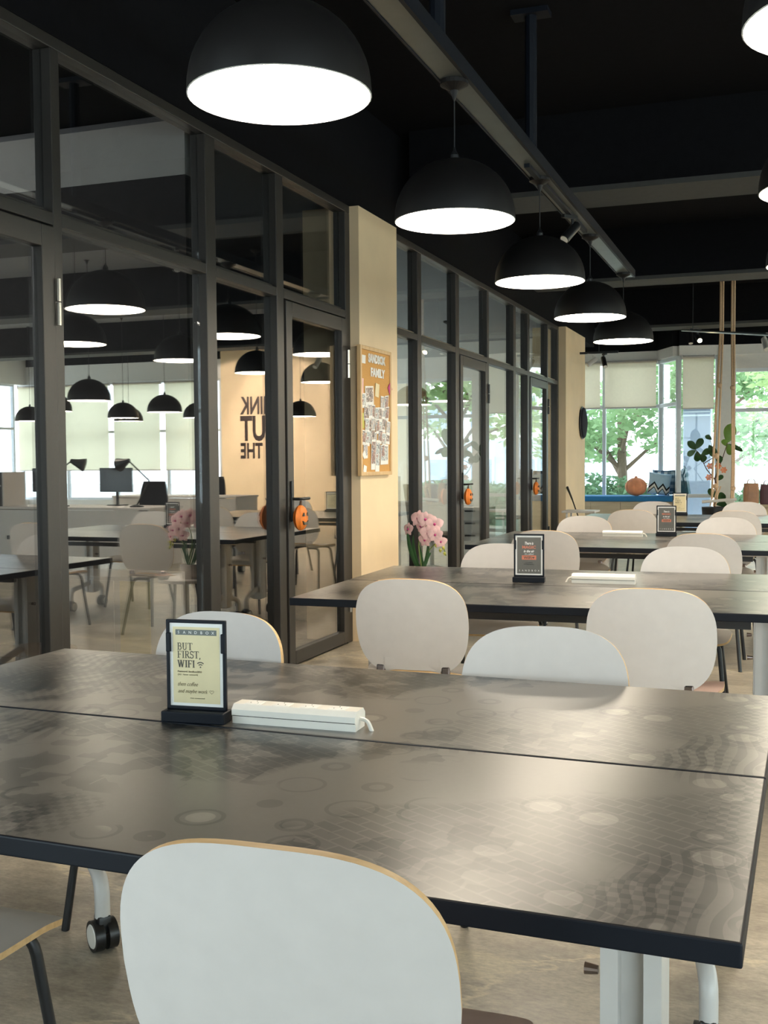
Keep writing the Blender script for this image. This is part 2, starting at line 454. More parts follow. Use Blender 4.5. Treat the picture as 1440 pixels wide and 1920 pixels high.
def arc(c, r, a0, a1, n=8, plane='XZ'):
    out = []
    for i in range(n + 1):
        a = a0 + (a1 - a0) * i / n
        u, v = r * math.cos(a), r * math.sin(a)
        out.append((c[0] + u, c[1], c[2] + v) if plane == 'XZ' else ((c[0], c[1] + u, c[2] + v) if plane == 'YZ' else (c[0] + u, c[1] + v, c[2])))
    return out

def fillet(pts, r, n=5):
    pts = [Vector(p) for p in pts]; out = [pts[0]]
    for i in range(1, len(pts) - 1):
        a, b, c = pts[i - 1], pts[i], pts[i + 1]
        d1 = (a - b); d2 = (c - b); rr = min(r, d1.length * 0.48, d2.length * 0.48)
        p1 = b + d1.normalized() * rr; p2 = b + d2.normalized() * rr
        for k in range(n + 1):
            t = k / n; out.append(p1 * (1 - t) ** 2 + b * 2 * t * (1 - t) + p2 * t * t)
    out.append(pts[-1]); return out

def text_mesh(body, size, sx=1.0, shear=0.0, bold=0.0, align='LEFT', space=1.0, ext=0.0003):
    cu = bpy.data.curves.new('txt', 'FONT')
    cu.body = body; cu.size = size; cu.shear = shear; cu.offset = bold; cu.align_x = align
    cu.space_character = space; cu.extrude = ext; cu.resolution_u = 3
    ob = bpy.data.objects.new('txt', cu); COL.objects.link(ob)
    bpy.context.view_layer.update()
    me = bpy.data.meshes.new_from_object(ob.evaluated_get(bpy.context.evaluated_depsgraph_get()))
    bpy.data.objects.remove(ob); bpy.data.curves.remove(cu)
    for v in me.vertices: v.co.x *= sx
    return me

def text_into(mb, body, size, x, z, y, mi, sx=1.0, shear=0.0, bold=0.0, align='LEFT', space=1.0, flip=1, fit=None):
    """letters standing in the XZ plane, readable from -Y"""
    me = text_mesh(body, size, 1.0, shear, bold, align, space)
    if fit and len(me.vertices):
        x0 = min(v.co.x for v in me.vertices); x1 = max(v.co.x for v in me.vertices)
        k = fit / (x1 - x0)
        for v in me.vertices: v.co.x = (v.co.x - x0) * k
    mb.add([(x + v.co.x * sx, y - v.co.z, z + v.co.y) for v in me.vertices], [tuple(p.vertices) for p in me.polygons], mi)
    bpy.data.meshes.remove(me)

def stroke_into(mb, pts, w, y, mi, ext=0.0004):
    """flat ribbon along a polyline in the XZ plane"""
    n = len(pts); V = []; F = []
    for i, p in enumerate(pts):
        a = pts[max(i - 1, 0)]; b = pts[min(i + 1, n - 1)]
        dx, dz = b[0] - a[0], b[1] - a[1]; l = math.hypot(dx, dz) or 1
        nx, nz = -dz / l * w / 2, dx / l * w / 2
        V += [(p[0] + nx, y, p[1] + nz), (p[0] - nx, y, p[1] - nz)]
    for i in range(n - 1): F.append((2 * i, 2 * i + 1, 2 * i + 3, 2 * i + 2))
    mb.add(V, F, mi)

def a2(cx, cz, rx, rz, d0, d1, n=10):
    return [(cx + rx * math.cos(math.radians(d0 + (d1 - d0) * i / n)), cz + rz * math.sin(math.radians(d0 + (d1 - d0) * i / n))) for i in range(n + 1)]

TK, TN = 0.13, 0.055
SERIF = {
    'I': (0.40, [([(0.2, 0), (0.2, 1)], TK), ([(0.04, .03), (0.36, .03)], TN), ([(0.04, .97), (0.36, .97)], TN)]),
    'F': (0.72, [([(0.2, 0), (0.2, 1)], TK), ([(0.04, .03), (0.38, .03)], TN), ([(0.04, .97), (0.66, .97)], TN), ([(0.2, .52), (0.5, .52)], TN), ([(0.64, .99), (0.64, .78)], TN), ([(0.5, .62), (0.5, .42)], TN)]),
    'T': (0.78, [([(0.38, 0), (0.38, 1)], TK), ([(0.22, .03), (0.54, .03)], TN), ([(0.03, .97), (0.73, .97)], TN), ([(0.05, .99), (0.05, .78)], TN), ([(0.71, .99), (0.71, .78)], TN)]),
    'B': (0.74, [([(0.2, 0), (0.2, 1)], TK), ([(0.04, .03), (0.4, .03)], TN), ([(0.04, .97), (0.4, .97)], TN), ([(0.2, .53), (0.4, .53)], TN), (a2(.38, .755, .2, .22, 90, -90), 0.09), (a2(.40, .28, .24, .25, 90, -90), 0.1)]),
    'R': (0.80, [([(0.2, 0), (0.2, 1)], TK), ([(0.04, .03), (0.38, .03)], TN), ([(0.04, .97), (0.4, .97)], TN), ([(0.2, .50), (0.4, .50)], TN), (a2(.38, .735, .22, .235, 90, -90), 0.1), ([(0.38, .5), (0.70, .02)], TK), ([(0.62, .03), (0.80, .03)], TN)]),
    'U': (0.86, [([(0.2, 1), (0.2, .32)], TK), (a2(.42, .32, .22, .29, 180, 360), 0.09), ([(0.64, .32), (0.64, 1)], 0.07), ([(0.04, .97), (0.36, .97)], TN), ([(0.50, .97), (0.78, .97)], TN)]),
    'S': (0.62, [(a2(.30, .74, .21, .23, 20, 250) + a2(.29, .27, .24, .25, 75, -165), 0.1), ([(0.51, .98), (0.51, .76)], TN), ([(0.06, .24), (0.06, .02)], TN)]),
    'W': (1.16, [([(0.16, 1), (0.38, 0)], TK), ([(0.38, 0), (0.58, .95)], 0.07), ([(0.55, 1), (0.77, 0)], TK), ([(0.77, 0), (1.0, .97)], 0.07), ([(0.02, .97), (0.32, .97)], TN), ([(0.44, .97), (0.70, .97)], TN), ([(0.88, .97), (1.12, .97)], TN)]),
    ',': (0.26, [([(0.12, .10), (0.13, -.02), (0.05, -.16)], 0.11)]),
}
def serif_into(mb, word, h, x, z, y, mi, weight=1.0):
    for ch in word:
        adv, st = SERIF[ch]
        for pts, w in st:
            stroke_into(mb, [(x + px * h, z + pz * h) for px, pz in pts], w * h * weight, y, mi)
        x += adv * h

# ================================================================== STRUCTURE
XW = -2.97            # room face of the glazed partition
GX = -3.02            # glass plane
CEIL = 3.95
struct(MB().box((1.5, 8.5, -0.05), (18.5, 25.5, 0.1)).build('floor', M['floor']))
struct(MB().box((1.5, 8.5, CEIL + 0.05), (18.5, 25.5, 0.1)).build('ceiling', M['black_ceiling']))
struct(MB().box((5.9, 8.5, CEIL - 0.02), (9.0, 25.0, 0.03)).build('ceiling', M['office_ceiling']))
struct(MB().box((-5.58, 11.22, 3.24), (4.86, 11.5, 0.08)).build('ceiling', M['office_ceiling']))
# black bulkhead above the glazed partition
struct(MB().box((-3.06, 7.4, 3.56), (0.18, 21.6, 0.80)).build('wall_left', M['black_ceiling']))
# ceiling beams, window light on their undersides painted as a grey strip
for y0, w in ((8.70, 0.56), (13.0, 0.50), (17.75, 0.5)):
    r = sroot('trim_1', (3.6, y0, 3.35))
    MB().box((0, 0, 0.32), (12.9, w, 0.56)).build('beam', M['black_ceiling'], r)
    MB().box((0, 0, 0.02), (12.9, w, 0.04)).build('lit_underside', M['beam'], r)
# conduit drops hanging from the ceiling
for x, y, z0, z1 in ((-1.425, 6.45, 3.09, 3.95), (-1.425, 4.6, 3.09, 3.95)):
    c = thing('suspension_rod', 'black rod that carries the pendant track, ' + ('farther of the two' if y > 5 else 'nearer of the two'), 'rod', (x, y, z1))
    MB().tube([(0, 0, 0), (0, 0, z0 - z1)], 0.035, n=10).build('rod', M['black_trim'], c)
    MB().box((0, 0, -0.015), (0.22, 0.12, 0.03)).build('ceiling_plate', M['black_trim'], c)

def wall_box(name, c, d, m): return struct(MB().box(c, d).build(name, m))

# columns in the partition line
def column(x0, x1, y0, y1, z1, nm):
    wall_box(nm, ((x0 + x1) / 2, (y0 + y1) / 2, z1 / 2), (x1 - x0, y1 - y0, z1), M['cream'])
column(-3.34, -2.90, 7.42, 8.24, 3.158, 'wall_column')
column(-3.34, -2.87, 15.20, 16.75, 3.158, 'wall_column')

# ---------------------------------------------------------------- glazed partition
frame_no = [0]
def frame_bar(parent, name, y0, y1, z0, z1, x0=-3.06, x1=XW, m='frame'):
    return MB().box(((x0 + x1) / 2, (y0 + y1) / 2, (z0 + z1) / 2), (x1 - x0, y1 - y0, z1 - z0), bev=0.004).build(name, M[m], parent)

def partition(idx, ys, y0, y1):
    """frame of one run: list of mullion spans along Y"""
    r = sroot('trim_%d' % idx)
    frame_bar(r, 'head_rail', y0, y1, 3.105, 3.16)
    spans = [(a, b) for a, b in ys]
    for i in range(len(spans) - 1):
        frame_bar(r, 'transom_rail', spans[i][1], spans[i + 1][0], 2.35, 2.405)
        frame_bar(r, 'glazing_bead', spans[i][1], spans[i + 1][0], 2.405, 2.425, -3.05, -3.0, 'steel' if idx == 3 else 'frame')
    for a, b in spans:
        frame_bar(r, 'mullion', a, b, 0.0, 3.105)
    return r

M1 = [(1.55, 1.65), (2.75, 2.85), (3.99, 4.05), (5.32, 5.43), (6.20, 6.30), (7.33, 7.42)]
M2 = [(8.24, 8.34), (8.97, 9.08), (10.13, 10.25), (11.30, 11.38), (12.50, 12.62), (13.24, 13.35), (14.42, 14.48), (15.10, 15.20)]
partition(2, M1, 1.55, 7.42)
partition(3, M2, 8.24, 15.20)

wn = [0]
def pane(parent, y0, y1, z0, z1, name='glass_pane', m='glass', x=GX):
    return MB().box((x, (y0 + y1) / 2, (z0 + z1) / 2), (0.008, y1 - y0, z1 - z0)).build(name, M[m], parent)

def bay(y0, y1, door=None):
    """transom light above; full height pane or a door below"""
    wn[0] += 1
    r = sroot('window_%d' % wn[0])
    pane(r, y0, y1, 2.405, 3.105, 'transom_pane')
    if not door:
        pane(r, y0, y1, 0.06, 2.35)
        frame_bar(r, 'sill_rail', y0, y1, 0.0, 0.06)

dn = [0]
def door(y0, y1, hinge_far=True, hinges='frame', ang=0.0):
    bay(y0, y1, True)
    dn[0] += 1
    yh = y1 if hinge_far else y0
    r = sroot('door_%d' % dn[0], (XW + 0.012, yh, 0), ang)
    sg = -1 if hinge_far else 1
    w = y1 - y0 - 0.012
    def bar(name, a, b, z0, z1):
        lo, hi = sorted((sg * a, sg * b))
        return MB().box((-0.027, (lo + hi) / 2, (z0 + z1) / 2), (0.05, hi - lo, z1 - z0), bev=0.004).build(name, M['frame'], r)
    bar('stile', 0.006, 0.095, 0.012, 2.34); bar('stile', w - 0.09, w, 0.012, 2.34)
    bar('top_rail', 0.095, w - 0.09, 2.245, 2.34); bar('bottom_rail', 0.095, w - 0.09, 0.012, 0.10)
    lo, hi = sorted((sg * 0.095, sg * (w - 0.09)))
    MB().box((-0.035, (lo + hi) / 2, 1.172), (0.008, hi - lo, 2.145)).build('glass_pane', M['glass'], r)
    for z in (0.33, 2.02):
        h = MB()
        h.tube([(0.008, sg * 0.0, z - 0.10), (0.008, sg * 0.0, z - 0.003)], 0.011, n=8)
        h.tube([(0.008, sg * 0.0, z + 0.003), (0.008, sg * 0.0, z + 0.10)], 0.011, n=8)
        h.build('hinge', M['steel'] if hinges == 'steel' else M['black_metal'], r)
    yl = sg * (w - 0.045)
    hd = MB().box((0.004, yl, 1.07), (0.012, 0.03, 0.26), bev=0.004).build('handle', M['black_metal'], r)
    MB().tube(fillet([(0.006, yl, 1.085), (0.06, yl, 1.085), (0.06, yl - sg * 0.14, 1.085)], 0.02), 0.0095, n=8).build('lever', M['black_metal'], hd)
    MB().box((-0.058, yl, 1.07), (0.012, 0.03, 0.26)).build('handle', M['black_metal'], r)
    return r

bay(1.65, 2.75)
door(2.85, 3.99, hinges='steel')
bay(4.05, 5.32)
bay(5.43, 6.20)
d2 = door(6.30, 7.33, hinges='steel')
bay(8.34, 8.97)
bay(9.08, 10.13)
d3 = door(10.25, 11.30)
bay(11.38, 12.50)
bay(12.62, 13.24)
d4 = door(13.35, 14.42)
bay(14.48, 15.10)

# ---------------------------------------------------------------- outer walls of the hall
wall_box('wall_right', (10.05, 8.3, 0.25), (0.2, 24.0, 0.5), M['white_wall'])
wall_box('wall_right', (10.05, 8.3, 3.5), (0.2, 24.0, 0.9), M['white_wall'])
wall_box('wall_rear', (3.5, -3.65, 0.2), (13.2, 0.2, 0.4), M['white_wall'])
wall_box('wall_rear', (3.5, -3.65, 3.5), (13.2, 0.2, 0.9), M['white_wall'])
wall_box('wall_left', (-3.06, -1.05, 0.2), (0.18, 5.2, 0.4), M['white_wall'])
wall_box('wall_left', (-3.06, -1.05, 3.10), (0.18, 5.2, 0.12), M['white_wall'])

def ext_window(c, w, h, ax, nx=1, transom=None, glassname='window_glass', fr=0.05):
    """framed window; ax='X' runs along X, 'Y' along Y"""
    wn[0] += 1
    r = sroot('window_%d' % wn[0], c, 0 if ax == 'X' else PI / 2)
    for i in range(nx + 1):
        x = -w / 2 + w * i / nx
        MB().box((x, 0, 0), (fr, 0.08, h), bev=0.005).build('post', M['wframe'], r)
    for z in [-h / 2 + fr / 2, h / 2 - fr / 2] + ([transom] if transom is not None else []):
        MB().box((0, 0, z), (w, 0.07, fr), bev=0.005).build('cross_bar', M['wframe'], r)
    zs = [-h / 2] + ([transom] if transom is not None else []) + [h / 2]
    for i in range(nx):
        for a, b in zip(zs[:-1], zs[1:]):
            x0 = -w / 2 + w * i / nx + fr / 2; x1 = -w / 2 + w * (i + 1) / nx - fr / 2
            MB().box(((x0 + x1) / 2, 0, (a + b) / 2), (x1 - x0, 0.006, b - a - fr)).build('glass_pane', M[glassname], r)
    return r

ext_window((-3.06, -1.05, 1.72), 5.1, 2.64, 'Y', 4, 0.3)
for k in range(6):
    ext_window((10.05, -2.0 + 4.0 * k, 1.775), 3.9, 2.55, 'Y', 3, 0.3)
wall_box('wall_rear', (-0.9, -3.65, 1.725), (4.2, 0.2, 2.65), M['white_wall'])
for k in range(1, 3):
    ext_window((-1.0 + 4.4 * k, -3.65, 1.725), 4.3, 2.65, 'X', 3, 0.35)

# far wall right of the bay: lettered wall, then blinded windows
YF = 20.3
wall_box('wall_far', (2.95, YF + 0.1, 1.98), (4.1, 0.2, 3.95), M['cream'])
wall_box('wall_far', (7.6, YF + 0.1, 0.25), (5.2, 0.2, 0.5), M['white_wall'])
wall_box('wall_far', (7.6, YF + 0.1, 3.25), (5.2, 0.2, 0.4), M['white_wall'])
wall_box('wall_far', (7.6, YF + 0.1, 3.7), (5.2, 0.2, 0.5), M['black_ceiling'])
ext_window((7.6, YF + 0.1, 1.78), 5.1, 2.56, 'X', 4, 0.2)

# bay with the window seats
def seg_wall(name, p, q, z0, z1, m, t=0.16):
    p = Vector((*p, 0)); q = Vector((*q, 0)); d = q - p; mid = (p + q) / 2
    return struct(MB().box((mid.x, mid.y, (z0 + z1) / 2), (d.length + 0.01, t, z1 - z0), rz=math.atan2(d.y, d.x)).build(name, m))
def seg_window(p, q, z0, z1, nx, tr=None, inset=0.0):
    p = Vector((*p, 0)); q = Vector((*q, 0)); d = q - p; mid = (p + q) / 2
    r = ext_window((mid.x, mid.y, (z0 + z1) / 2), d.length, z1 - z0, 'X', nx, None if tr is None else tr - (z0 + z1) / 2, fr=0.06)
    r.rotation_euler = (0, 0, math.atan2(d.y, d.x)); return r
A0, A1 = (-3.95, 19.4), (-2.02, 19.4)
B0, B1 = (-1.66, 18.65), (-1.06, 18.80)
C0, C1 = (-0.80, 18.85), (1.0, 19.0)
for p, q in ((A0, A1), (A1, B0), (B0, B1), (C0, C1)):
    seg_wall('wall_far', p, q, 3.0, 3.16, M['white_wall'], 0.2)
    seg_wall('wall_far', p, q, 3.16, 3.95, M['black_ceiling'], 0.22)
seg_wall('wall_far', B1, C0, 0.0, 3.16, M['white_wall'], 0.22)
seg_wall('wall_far', B1, C0, 3.16, 3.95, M['black_ceiling'], 0.22)
seg_wall('wall_far', A0, A1, 0.0, 0.62, M['white_wall'])
seg_wall('wall_far', A1, B0, 0.0, 0.62, M['white_wall'])
seg_wall('wall_far', C0, C1, 0.0, 0.50, M['white_wall'])
seg_wall('wall_far', C1, (1.0, 20.4), 0.0, 3.95, M['cream'])
seg_window(A0, A1, 0.62, 3.0, 2, 2.22)
seg_window(A1, B0, 0.62, 3.0, 1, 2.22)
seg_window(B0, B1, 0.05, 3.0, 1, 0.70)
seg_window(C0, C1, 0.50, 2.78, 1, 2.10)
seg_wall('wall_far', C0, C1, 2.78, 3.0, M['white_wall'], 0.16)
wall_box('wall_left', (-3.3, 16.85, 1.98), (0.2, 0.3, 3.95), M['white_wall'])
wall_box('wall_left', (-3.98, 18.2, 1.98), (0.1, 2.6, 3.95), M['white_wall'])
wall_box('wall_left', (-3.68, 16.92, 1.98), (0.7, 0.1, 3.95), M['white_wall'])

# ---------------------------------------------------------------- offices behind the glass
wall_box('wall_office', (-8.05, 9.28, 0.35), (0.1, 15.65, 0.7), M['white_wall'])
wall_box('wall_office', (-8.05, 9.28, 3.45), (0.1, 15.65, 1.1), M['white_wall'])
wall_box('wall_office', (-8.05, 4.88, 1.8), (0.1, 6.85, 2.2), M['dark_wall'])
ext_window((-8.05, 12.7, 1.8), 8.8, 2.2, 'Y', 6, 0.35)
wall_box('wall_office', (-5.72, 8.30, 1.6), (4.7, 0.09, 3.2), M['dark_wall'])
wall_box('wall_office', (-5.6, 1.5, 1.6), (4.9, 0.1, 3.2), M['dark_wall'])
wall_box('wall_office', (-5.6, 5.375, 1.45), (5.0, 0.09, 2.90), M['dark_wall'])
wall_box('wall_office', (-5.6, 5.375, 3.05), (5.0, 0.09, 0.30), M['white_wall'])
wall_box('wall_office', (-5.6, 17.05, 1.98), (4.9, 0.1, 3.95), M['white_wall'])
wall_box('ceiling', (-5.6, 3.5, 3.30), (4.9, 3.7, 0.1), M['black_ceiling'])
for k, yy in enumerate((4.1, 3.0)):
    wall_box('trim_4', (-7.97, yy, 1.75), (0.05, 0.8, 1.5), M['reddish'])

# ================================================================== OUTDOORS
struct(MB().box((0, 45, -0.35), (120, 48, 0.1)).build('floor', M['ground']))

def leaves_mesh(name, blobs, n, size, m, seed):
    rnd = random.Random(seed); V = []; F = []
    for _ in range(n):
        c, r = rnd.choice(blobs)
        while True:
            d = Vector((rnd.uniform(-1, 1), rnd.uniform(-1, 1), rnd.uniform(-1, 1)))
            if d.length < 1: break
        p = Vector(c) + Vector((d.x * r[0], d.y * r[1], d.z * r[2]))
        a = Vector((rnd.gauss(0, 1), rnd.gauss(0, 1), rnd.gauss(0, 0.5))).normalized()
        b = a.cross(Vector((rnd.gauss(0, 1), rnd.gauss(0, 1), rnd.gauss(0, 1)))).normalized()
        s = size * rnd.uniform(0.6, 1.3); o = len(V)
        V += [p - a * s, p + b * s * 0.45, p + a * s, p - b * s * 0.45]; F.append((o, o + 1, o + 2, o + 3))
    me = bpy.data.meshes.new(name); me.from_pydata([tuple(v) for v in V], [], F)
    me.materials.append(m); me.update()
    return me

def tree(loc, h, label, seed, m, spread=2.0):
    rnd = random.Random(seed)
    t = thing('street_tree', label, 'tree', loc)
    MB().tube([(0, 0, 0), (0.05, 0, h * 0.22), (0.0, 0.05, h * 0.5), (0.06, 0, h * 0.95)], [0.13, 0.11, 0.08, 0.02], n=8).build('trunk', M['bark'], t, True)
    blobs = []
    br = MB()
    for k in range(11):
        a = k * 2.4 + rnd.random(); z0 = h * rnd.uniform(0.22, 0.7); l = spread * rnd.uniform(0.6, 1.0)
        e = Vector((math.cos(a) * l, math.sin(a) * l, z0 + h * rnd.uniform(0.12, 0.3)))
        br.tube([(0.02, 0.02, z0), (e.x * 0.4, e.y * 0.4, z0 + (e.z - z0) * 0.55), tuple(e)], [0.055, 0.035, 0.012], n=6)
        blobs.append((e, (0.85, 0.85, 0.42))); blobs.append((e * 0.6 + Vector((0, 0, z0 * 0.4)), (0.8, 0.8, 0.35)))
    br.build('branch', M['bark'], t, True)
    o = bpy.data.objects.new('foliage', leaves_mesh('foliage', blobs, 4200, 0.115, m, seed)); COL.objects.link(o); o.parent = t
    tag(o, kind='stuff')
    return t
tree((-3.35, 24.0, -0.3), 5.2, 'slim tree outside, forked trunk seen in the pane behind the pumpkin cushion', 3, M['foliage'])
tree((-7.2, 28.0, -0.3), 5.0, 'leafy tree outside the leftmost window pane beside the cream column', 5, M['foliage2'])
tree((1.5, 25.8, -0.3), 5.4, 'bright green tree outside the window at the right edge', 8, M['foliage2'], 2.1)
tree((-1.6, 30.5, -0.3), 5.6, 'tree farther off, seen in the pane left of the blue cladding pier', 11, M['foliage'])
def hedge(loc, d, label, seed):
    t = thing('hedge', label, 'hedge', loc)
    o = bpy.data.objects.new('foliage', leaves_mesh('foliage', [((0, 0, d[2] / 2), (d[0] / 2, d[1] / 2, d[2] / 2))], 3800, 0.09, M['hedge'], seed)); COL.objects.link(o); o.parent = t
    tag(o, kind='stuff')
    MB().box((0, 0, d[2] * 0.4), (d[0] * 0.8, d[1] * 0.5, d[2] * 0.6), bev=0.1).build('core', M['hedge'], t)
hedge((-4.3, 22.6, -0.3), (4.6, 1.2, 1.35), 'low clipped hedge outside behind the window seat', 21)
hedge((0.6, 22.8, -0.3), (3.6, 1.2, 1.2), 'low clipped hedge outside at the right edge', 22)
p = thing('cladding_pier', 'blue grey outside pier behind the narrow window with the short blind', 'pier', (-1.62, 22.4, -0.3))
MB().box((0, 0, 2.4), (0.52, 0.5, 4.8), bev=0.02).build('shaft', M['ext_blue'], p)
for z in (2.45, 2.52, 2.59): MB().box((0, -0.26, z), (0.53, 0.03, 0.03)).build('groove_band', M['ext_pale'], p)
def building(loc, d, label):
    t = thing('building', label, 'building', loc)
    MB().box((0, 0, d[2] / 2), d).build('wall', M['ext_pale'], t)
    for i in range(4):
        for j in range(3):
            w = MB().box((-d[0] / 2 + d[0] * (i + 0.5) / 4, -d[1] / 2 - 0.02, 1.2 + j * 1.8), (d[0] * 0.17, 0.06, 1.0)).build('window_frame', M['wframe'], t)
            MB().box((-d[0] / 2 + d[0] * (i + 0.5) / 4, -d[1] / 2 - 0.05, 1.2 + j * 1.8), (d[0] * 0.14, 0.03, 0.85)).build('window_pane', M['ext_blue'], w)
    return t
building((-9.5, 40, -0.3), (7, 4, 3.2), 'pale low building beyond the trees, left of the bay')
building((3.2, 34, -0.3), (5.0, 4, 2.2), 'pale low building beyond the tree at the right edge')

# ================================================================== FURNITURE
# ---------------------------------------------------------------- shell chairs
def superellipse(a, b, n, k, N=64):
    t = 2 * PI * k / N; c, s = math.cos(t), math.sin(t)
    return a * math.copysign(abs(c) ** (2 / n), c), b * math.copysign(abs(s) ** (2 / n), s)

def shell(outline, surf, nrm, th, rings=(0.35, 0.65, 0.88, 1.0)):
    """two skins + rim; outline: list of (u,v), surf(u,v)->point"""
    N = len(outline); mb = MB()
    cu = sum(p[0] for p in outline) / N; cv = sum(p[1] for p in outline) / N
    def skin(off):
        V = [surf(cu, cv) + nrm(cu, cv) * off]
        for r in rings:
            for (u, v) in outline:
                uu, vv = cu + (u - cu) * r, cv + (v - cv) * r
                V.append(surf(uu, vv) + nrm(uu, vv) * off)
        F = [(0, 1 + k, 1 + (k + 1) % N) for k in range(N)]
        for i in range(len(rings) - 1):
            for k in range(N):
                a = 1 + i * N + k; b = 1 + i * N + (k + 1) % N
                F.append((a, a + N, b + N, b))
        return V, F
    V1, F1 = skin(th / 2); V2, F2 = skin(-th / 2)
    n1 = len(V1)
    mb.add(V1 + V2, F1 + [tuple(i + n1 for i in f[::-1]) for f in F2], 0)
    o = 1 + (len(rings) - 1) * N
    rim = [(o + k, o + (k + 1) % N, n1 + o + (k + 1) % N, n1 + o + k) for k in range(N)]
    mb.f += rim; mb.m += [1] * N
    return mb

BW, BZ, BHU, BHD = 0.232, 0.665, 0.195, 0.20
def back_surf(x, z): return Vector((x, -0.218 - (z - 0.48) * 0.17 + 0.42 * x * x, z))
def back_nrm(x, z):
    e = 1e-3
    return (back_surf(x + e, z) - back_surf(x, z)).cross(back_surf(x, z + e) - back_surf(x, z)).normalized() * -1
back_out = []
for k in range(72):
    u, v = superellipse(BW, 1.0, 3.0, k, 72)
    z = BZ + v * (BHU if v > 0 else BHD)
    if z < 0.487: z = 0.487
    if v < 0: u *= 1 - 0.06 * (-v)
    back_out.append((u, z))
def seat_surf(x, y):
    z = 0.452 - 0.012 * (1 - (x / 0.24) ** 2) * max(0, 1 - abs(y) / 0.2)
    if y > 0.10: z -= 0.028 * ((y - 0.10) / 0.12) ** 2
    if y < -0.10: z += 0.022 * ((-0.10 - y) / 0.10) ** 2
    return Vector((x, y, z))
def seat_nrm(x, y):
    e = 1e-3
    return (seat_surf(x + e, y) - seat_surf(x, y)).cross(seat_surf(x, y + e) - seat_surf(x, y)).normalized()
seat_out = []
for k in range(72):
    u, v = superellipse(0.25, 0.222, 7.0 if k < 36 else 3.4, k, 72)
    if v < 0: u *= 1 - 0.16 * (-v / 0.222)
    seat_out.append((u, v))

def make_chair(label, seat_m='white'):
    t = thing('shell_chair', label, 'chair', group='white shell chairs at the work tables')
    shell(back_out, back_surf, back_nrm, 0.012).build('backrest', [M['white'], M['ply']], t, True)
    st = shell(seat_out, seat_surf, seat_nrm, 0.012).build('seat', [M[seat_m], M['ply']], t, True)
    if seat_m == 'taupe': st['label'] = 'seat tinted for warm shade'
    nk = MB()
    prof = fillet([(0, -0.175, 0.462), (0, -0.207, 0.470), (0, -0.221, 0.50), (0, -0.227, 0.54)], 0.02, 4)
    V = []; F = []
    for p in prof:
        for x in (-0.115, 0.115):
            for o in (0.006, -0.006): V.append((x, p[1] + o * 0.7, p[2] + o * 0.7))
    for i in range(len(prof) - 1):
        a = i * 4; b = a + 4
        F += [(a, a + 2, b + 2, b), (a + 1, b + 1, b + 3, a + 3), (a, b, b + 1, a + 1), (a + 2, a + 3, b + 3, b + 2)]
    nk.add(V, F); nk.build('neck', [M['white']], t, True)
    for s in (-1, 1):
        MB().box((s * 0.135, -0.212, 0.487), (0.035, 0.022, 0.035), bev=0.006).build('bracket', M['chrome'], t)
        MB().tube(fillet([(s * 0.06, 0.13, 0.425), (s * 0.195, 0.15, 0.428), (s * 0.235, 0.205, 0.0)], 0.05), 0.0115, n=10).build('leg', M['black_metal'], t, True)
        MB().tube(fillet([(s * 0.06, -0.10, 0.425), (s * 0.185, -0.13, 0.428), (s * 0.225, -0.235, 0.0)], 0.05), 0.0115, n=10).build('leg', M['black_metal'], t, True)
        MB().tube([(s * 0.09, 0.13, 0.425), (s * 0.09, -0.10, 0.425)], 0.009, n=8).build('seat_frame', M['black_metal'], t, True)
    return t

ch_white = make_chair('proto')
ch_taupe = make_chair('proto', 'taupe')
used = {}
def place_chair(label, x, yb, face, kind=None, rz=0.0, group='white shell chairs at the work tables'):
    """yb: world Y of the back plane at table height; face +1 looks to +Y, -1 looks to -Y"""
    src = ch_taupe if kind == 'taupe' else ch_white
    c = copy_tree(src) if src.name in used else src
    used[src.name] = 1
    c.location = (x, yb + face * 0.262, 0); c.rotation_euler = (0, 0, (0 if face > 0 else PI) + rz)
    c['label'] = label; c['group'] = group
    return c

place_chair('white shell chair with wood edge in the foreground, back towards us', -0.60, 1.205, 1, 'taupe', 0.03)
place_chair('white shell chair at the bottom left corner, only seat corner and black legs in view', -1.55, 1.295, 1, None, 0.0)
place_chair('white shell chair behind the nearest table, half hidden by the tan sign', -1.66, 3.00, -1, None, -0.08)
place_chair('white shell chair facing us across the nearest table, right of its power strip', -0.595, 3.005, -1, None, 0.12)
place_chair('white shell chair with its back to us at the second table, left one', -1.41, 4.09, 1, None, 0.06)
place_chair('white shell chair with shade-tinted seat, back to us at the second table, right one', -0.46, 4.03, 1, 'taupe', 0.02)
place_chair('white shell chair facing us across the second table, behind its dark grey sign', -1.46, 5.915, -1, None, 0.05)
place_chair('white shell chair facing us across the second table, right of its power strip', -0.49, 5.945, -1)
place_chair('white shell chair back to us at the third table, behind the second table sign', -1.49, 7.12, 1)
place_chair('white shell chair back to us at the third table, right one', -0.475, 7.05, 1)
place_chair('white shell chair facing us across the third table, left of its dark sign', -1.535, 8.95, -1)
place_chair('white shell chair facing us across the third table, right of its dark sign', -0.43, 8.95, -1)
place_chair('white shell chair back to us at the fourth table, left of the dark sign', -1.31, 10.15, 1)
place_chair('white shell chair back to us at the fourth table, right one', -0.42, 10.1, 1)
place_chair('white shell chair facing us across the fourth table, in front of the window seat', -1.33, 12.1, -1)
place_chair('white shell chair facing us across the fourth table, below the leather bags', -0.40, 12.1, -1)

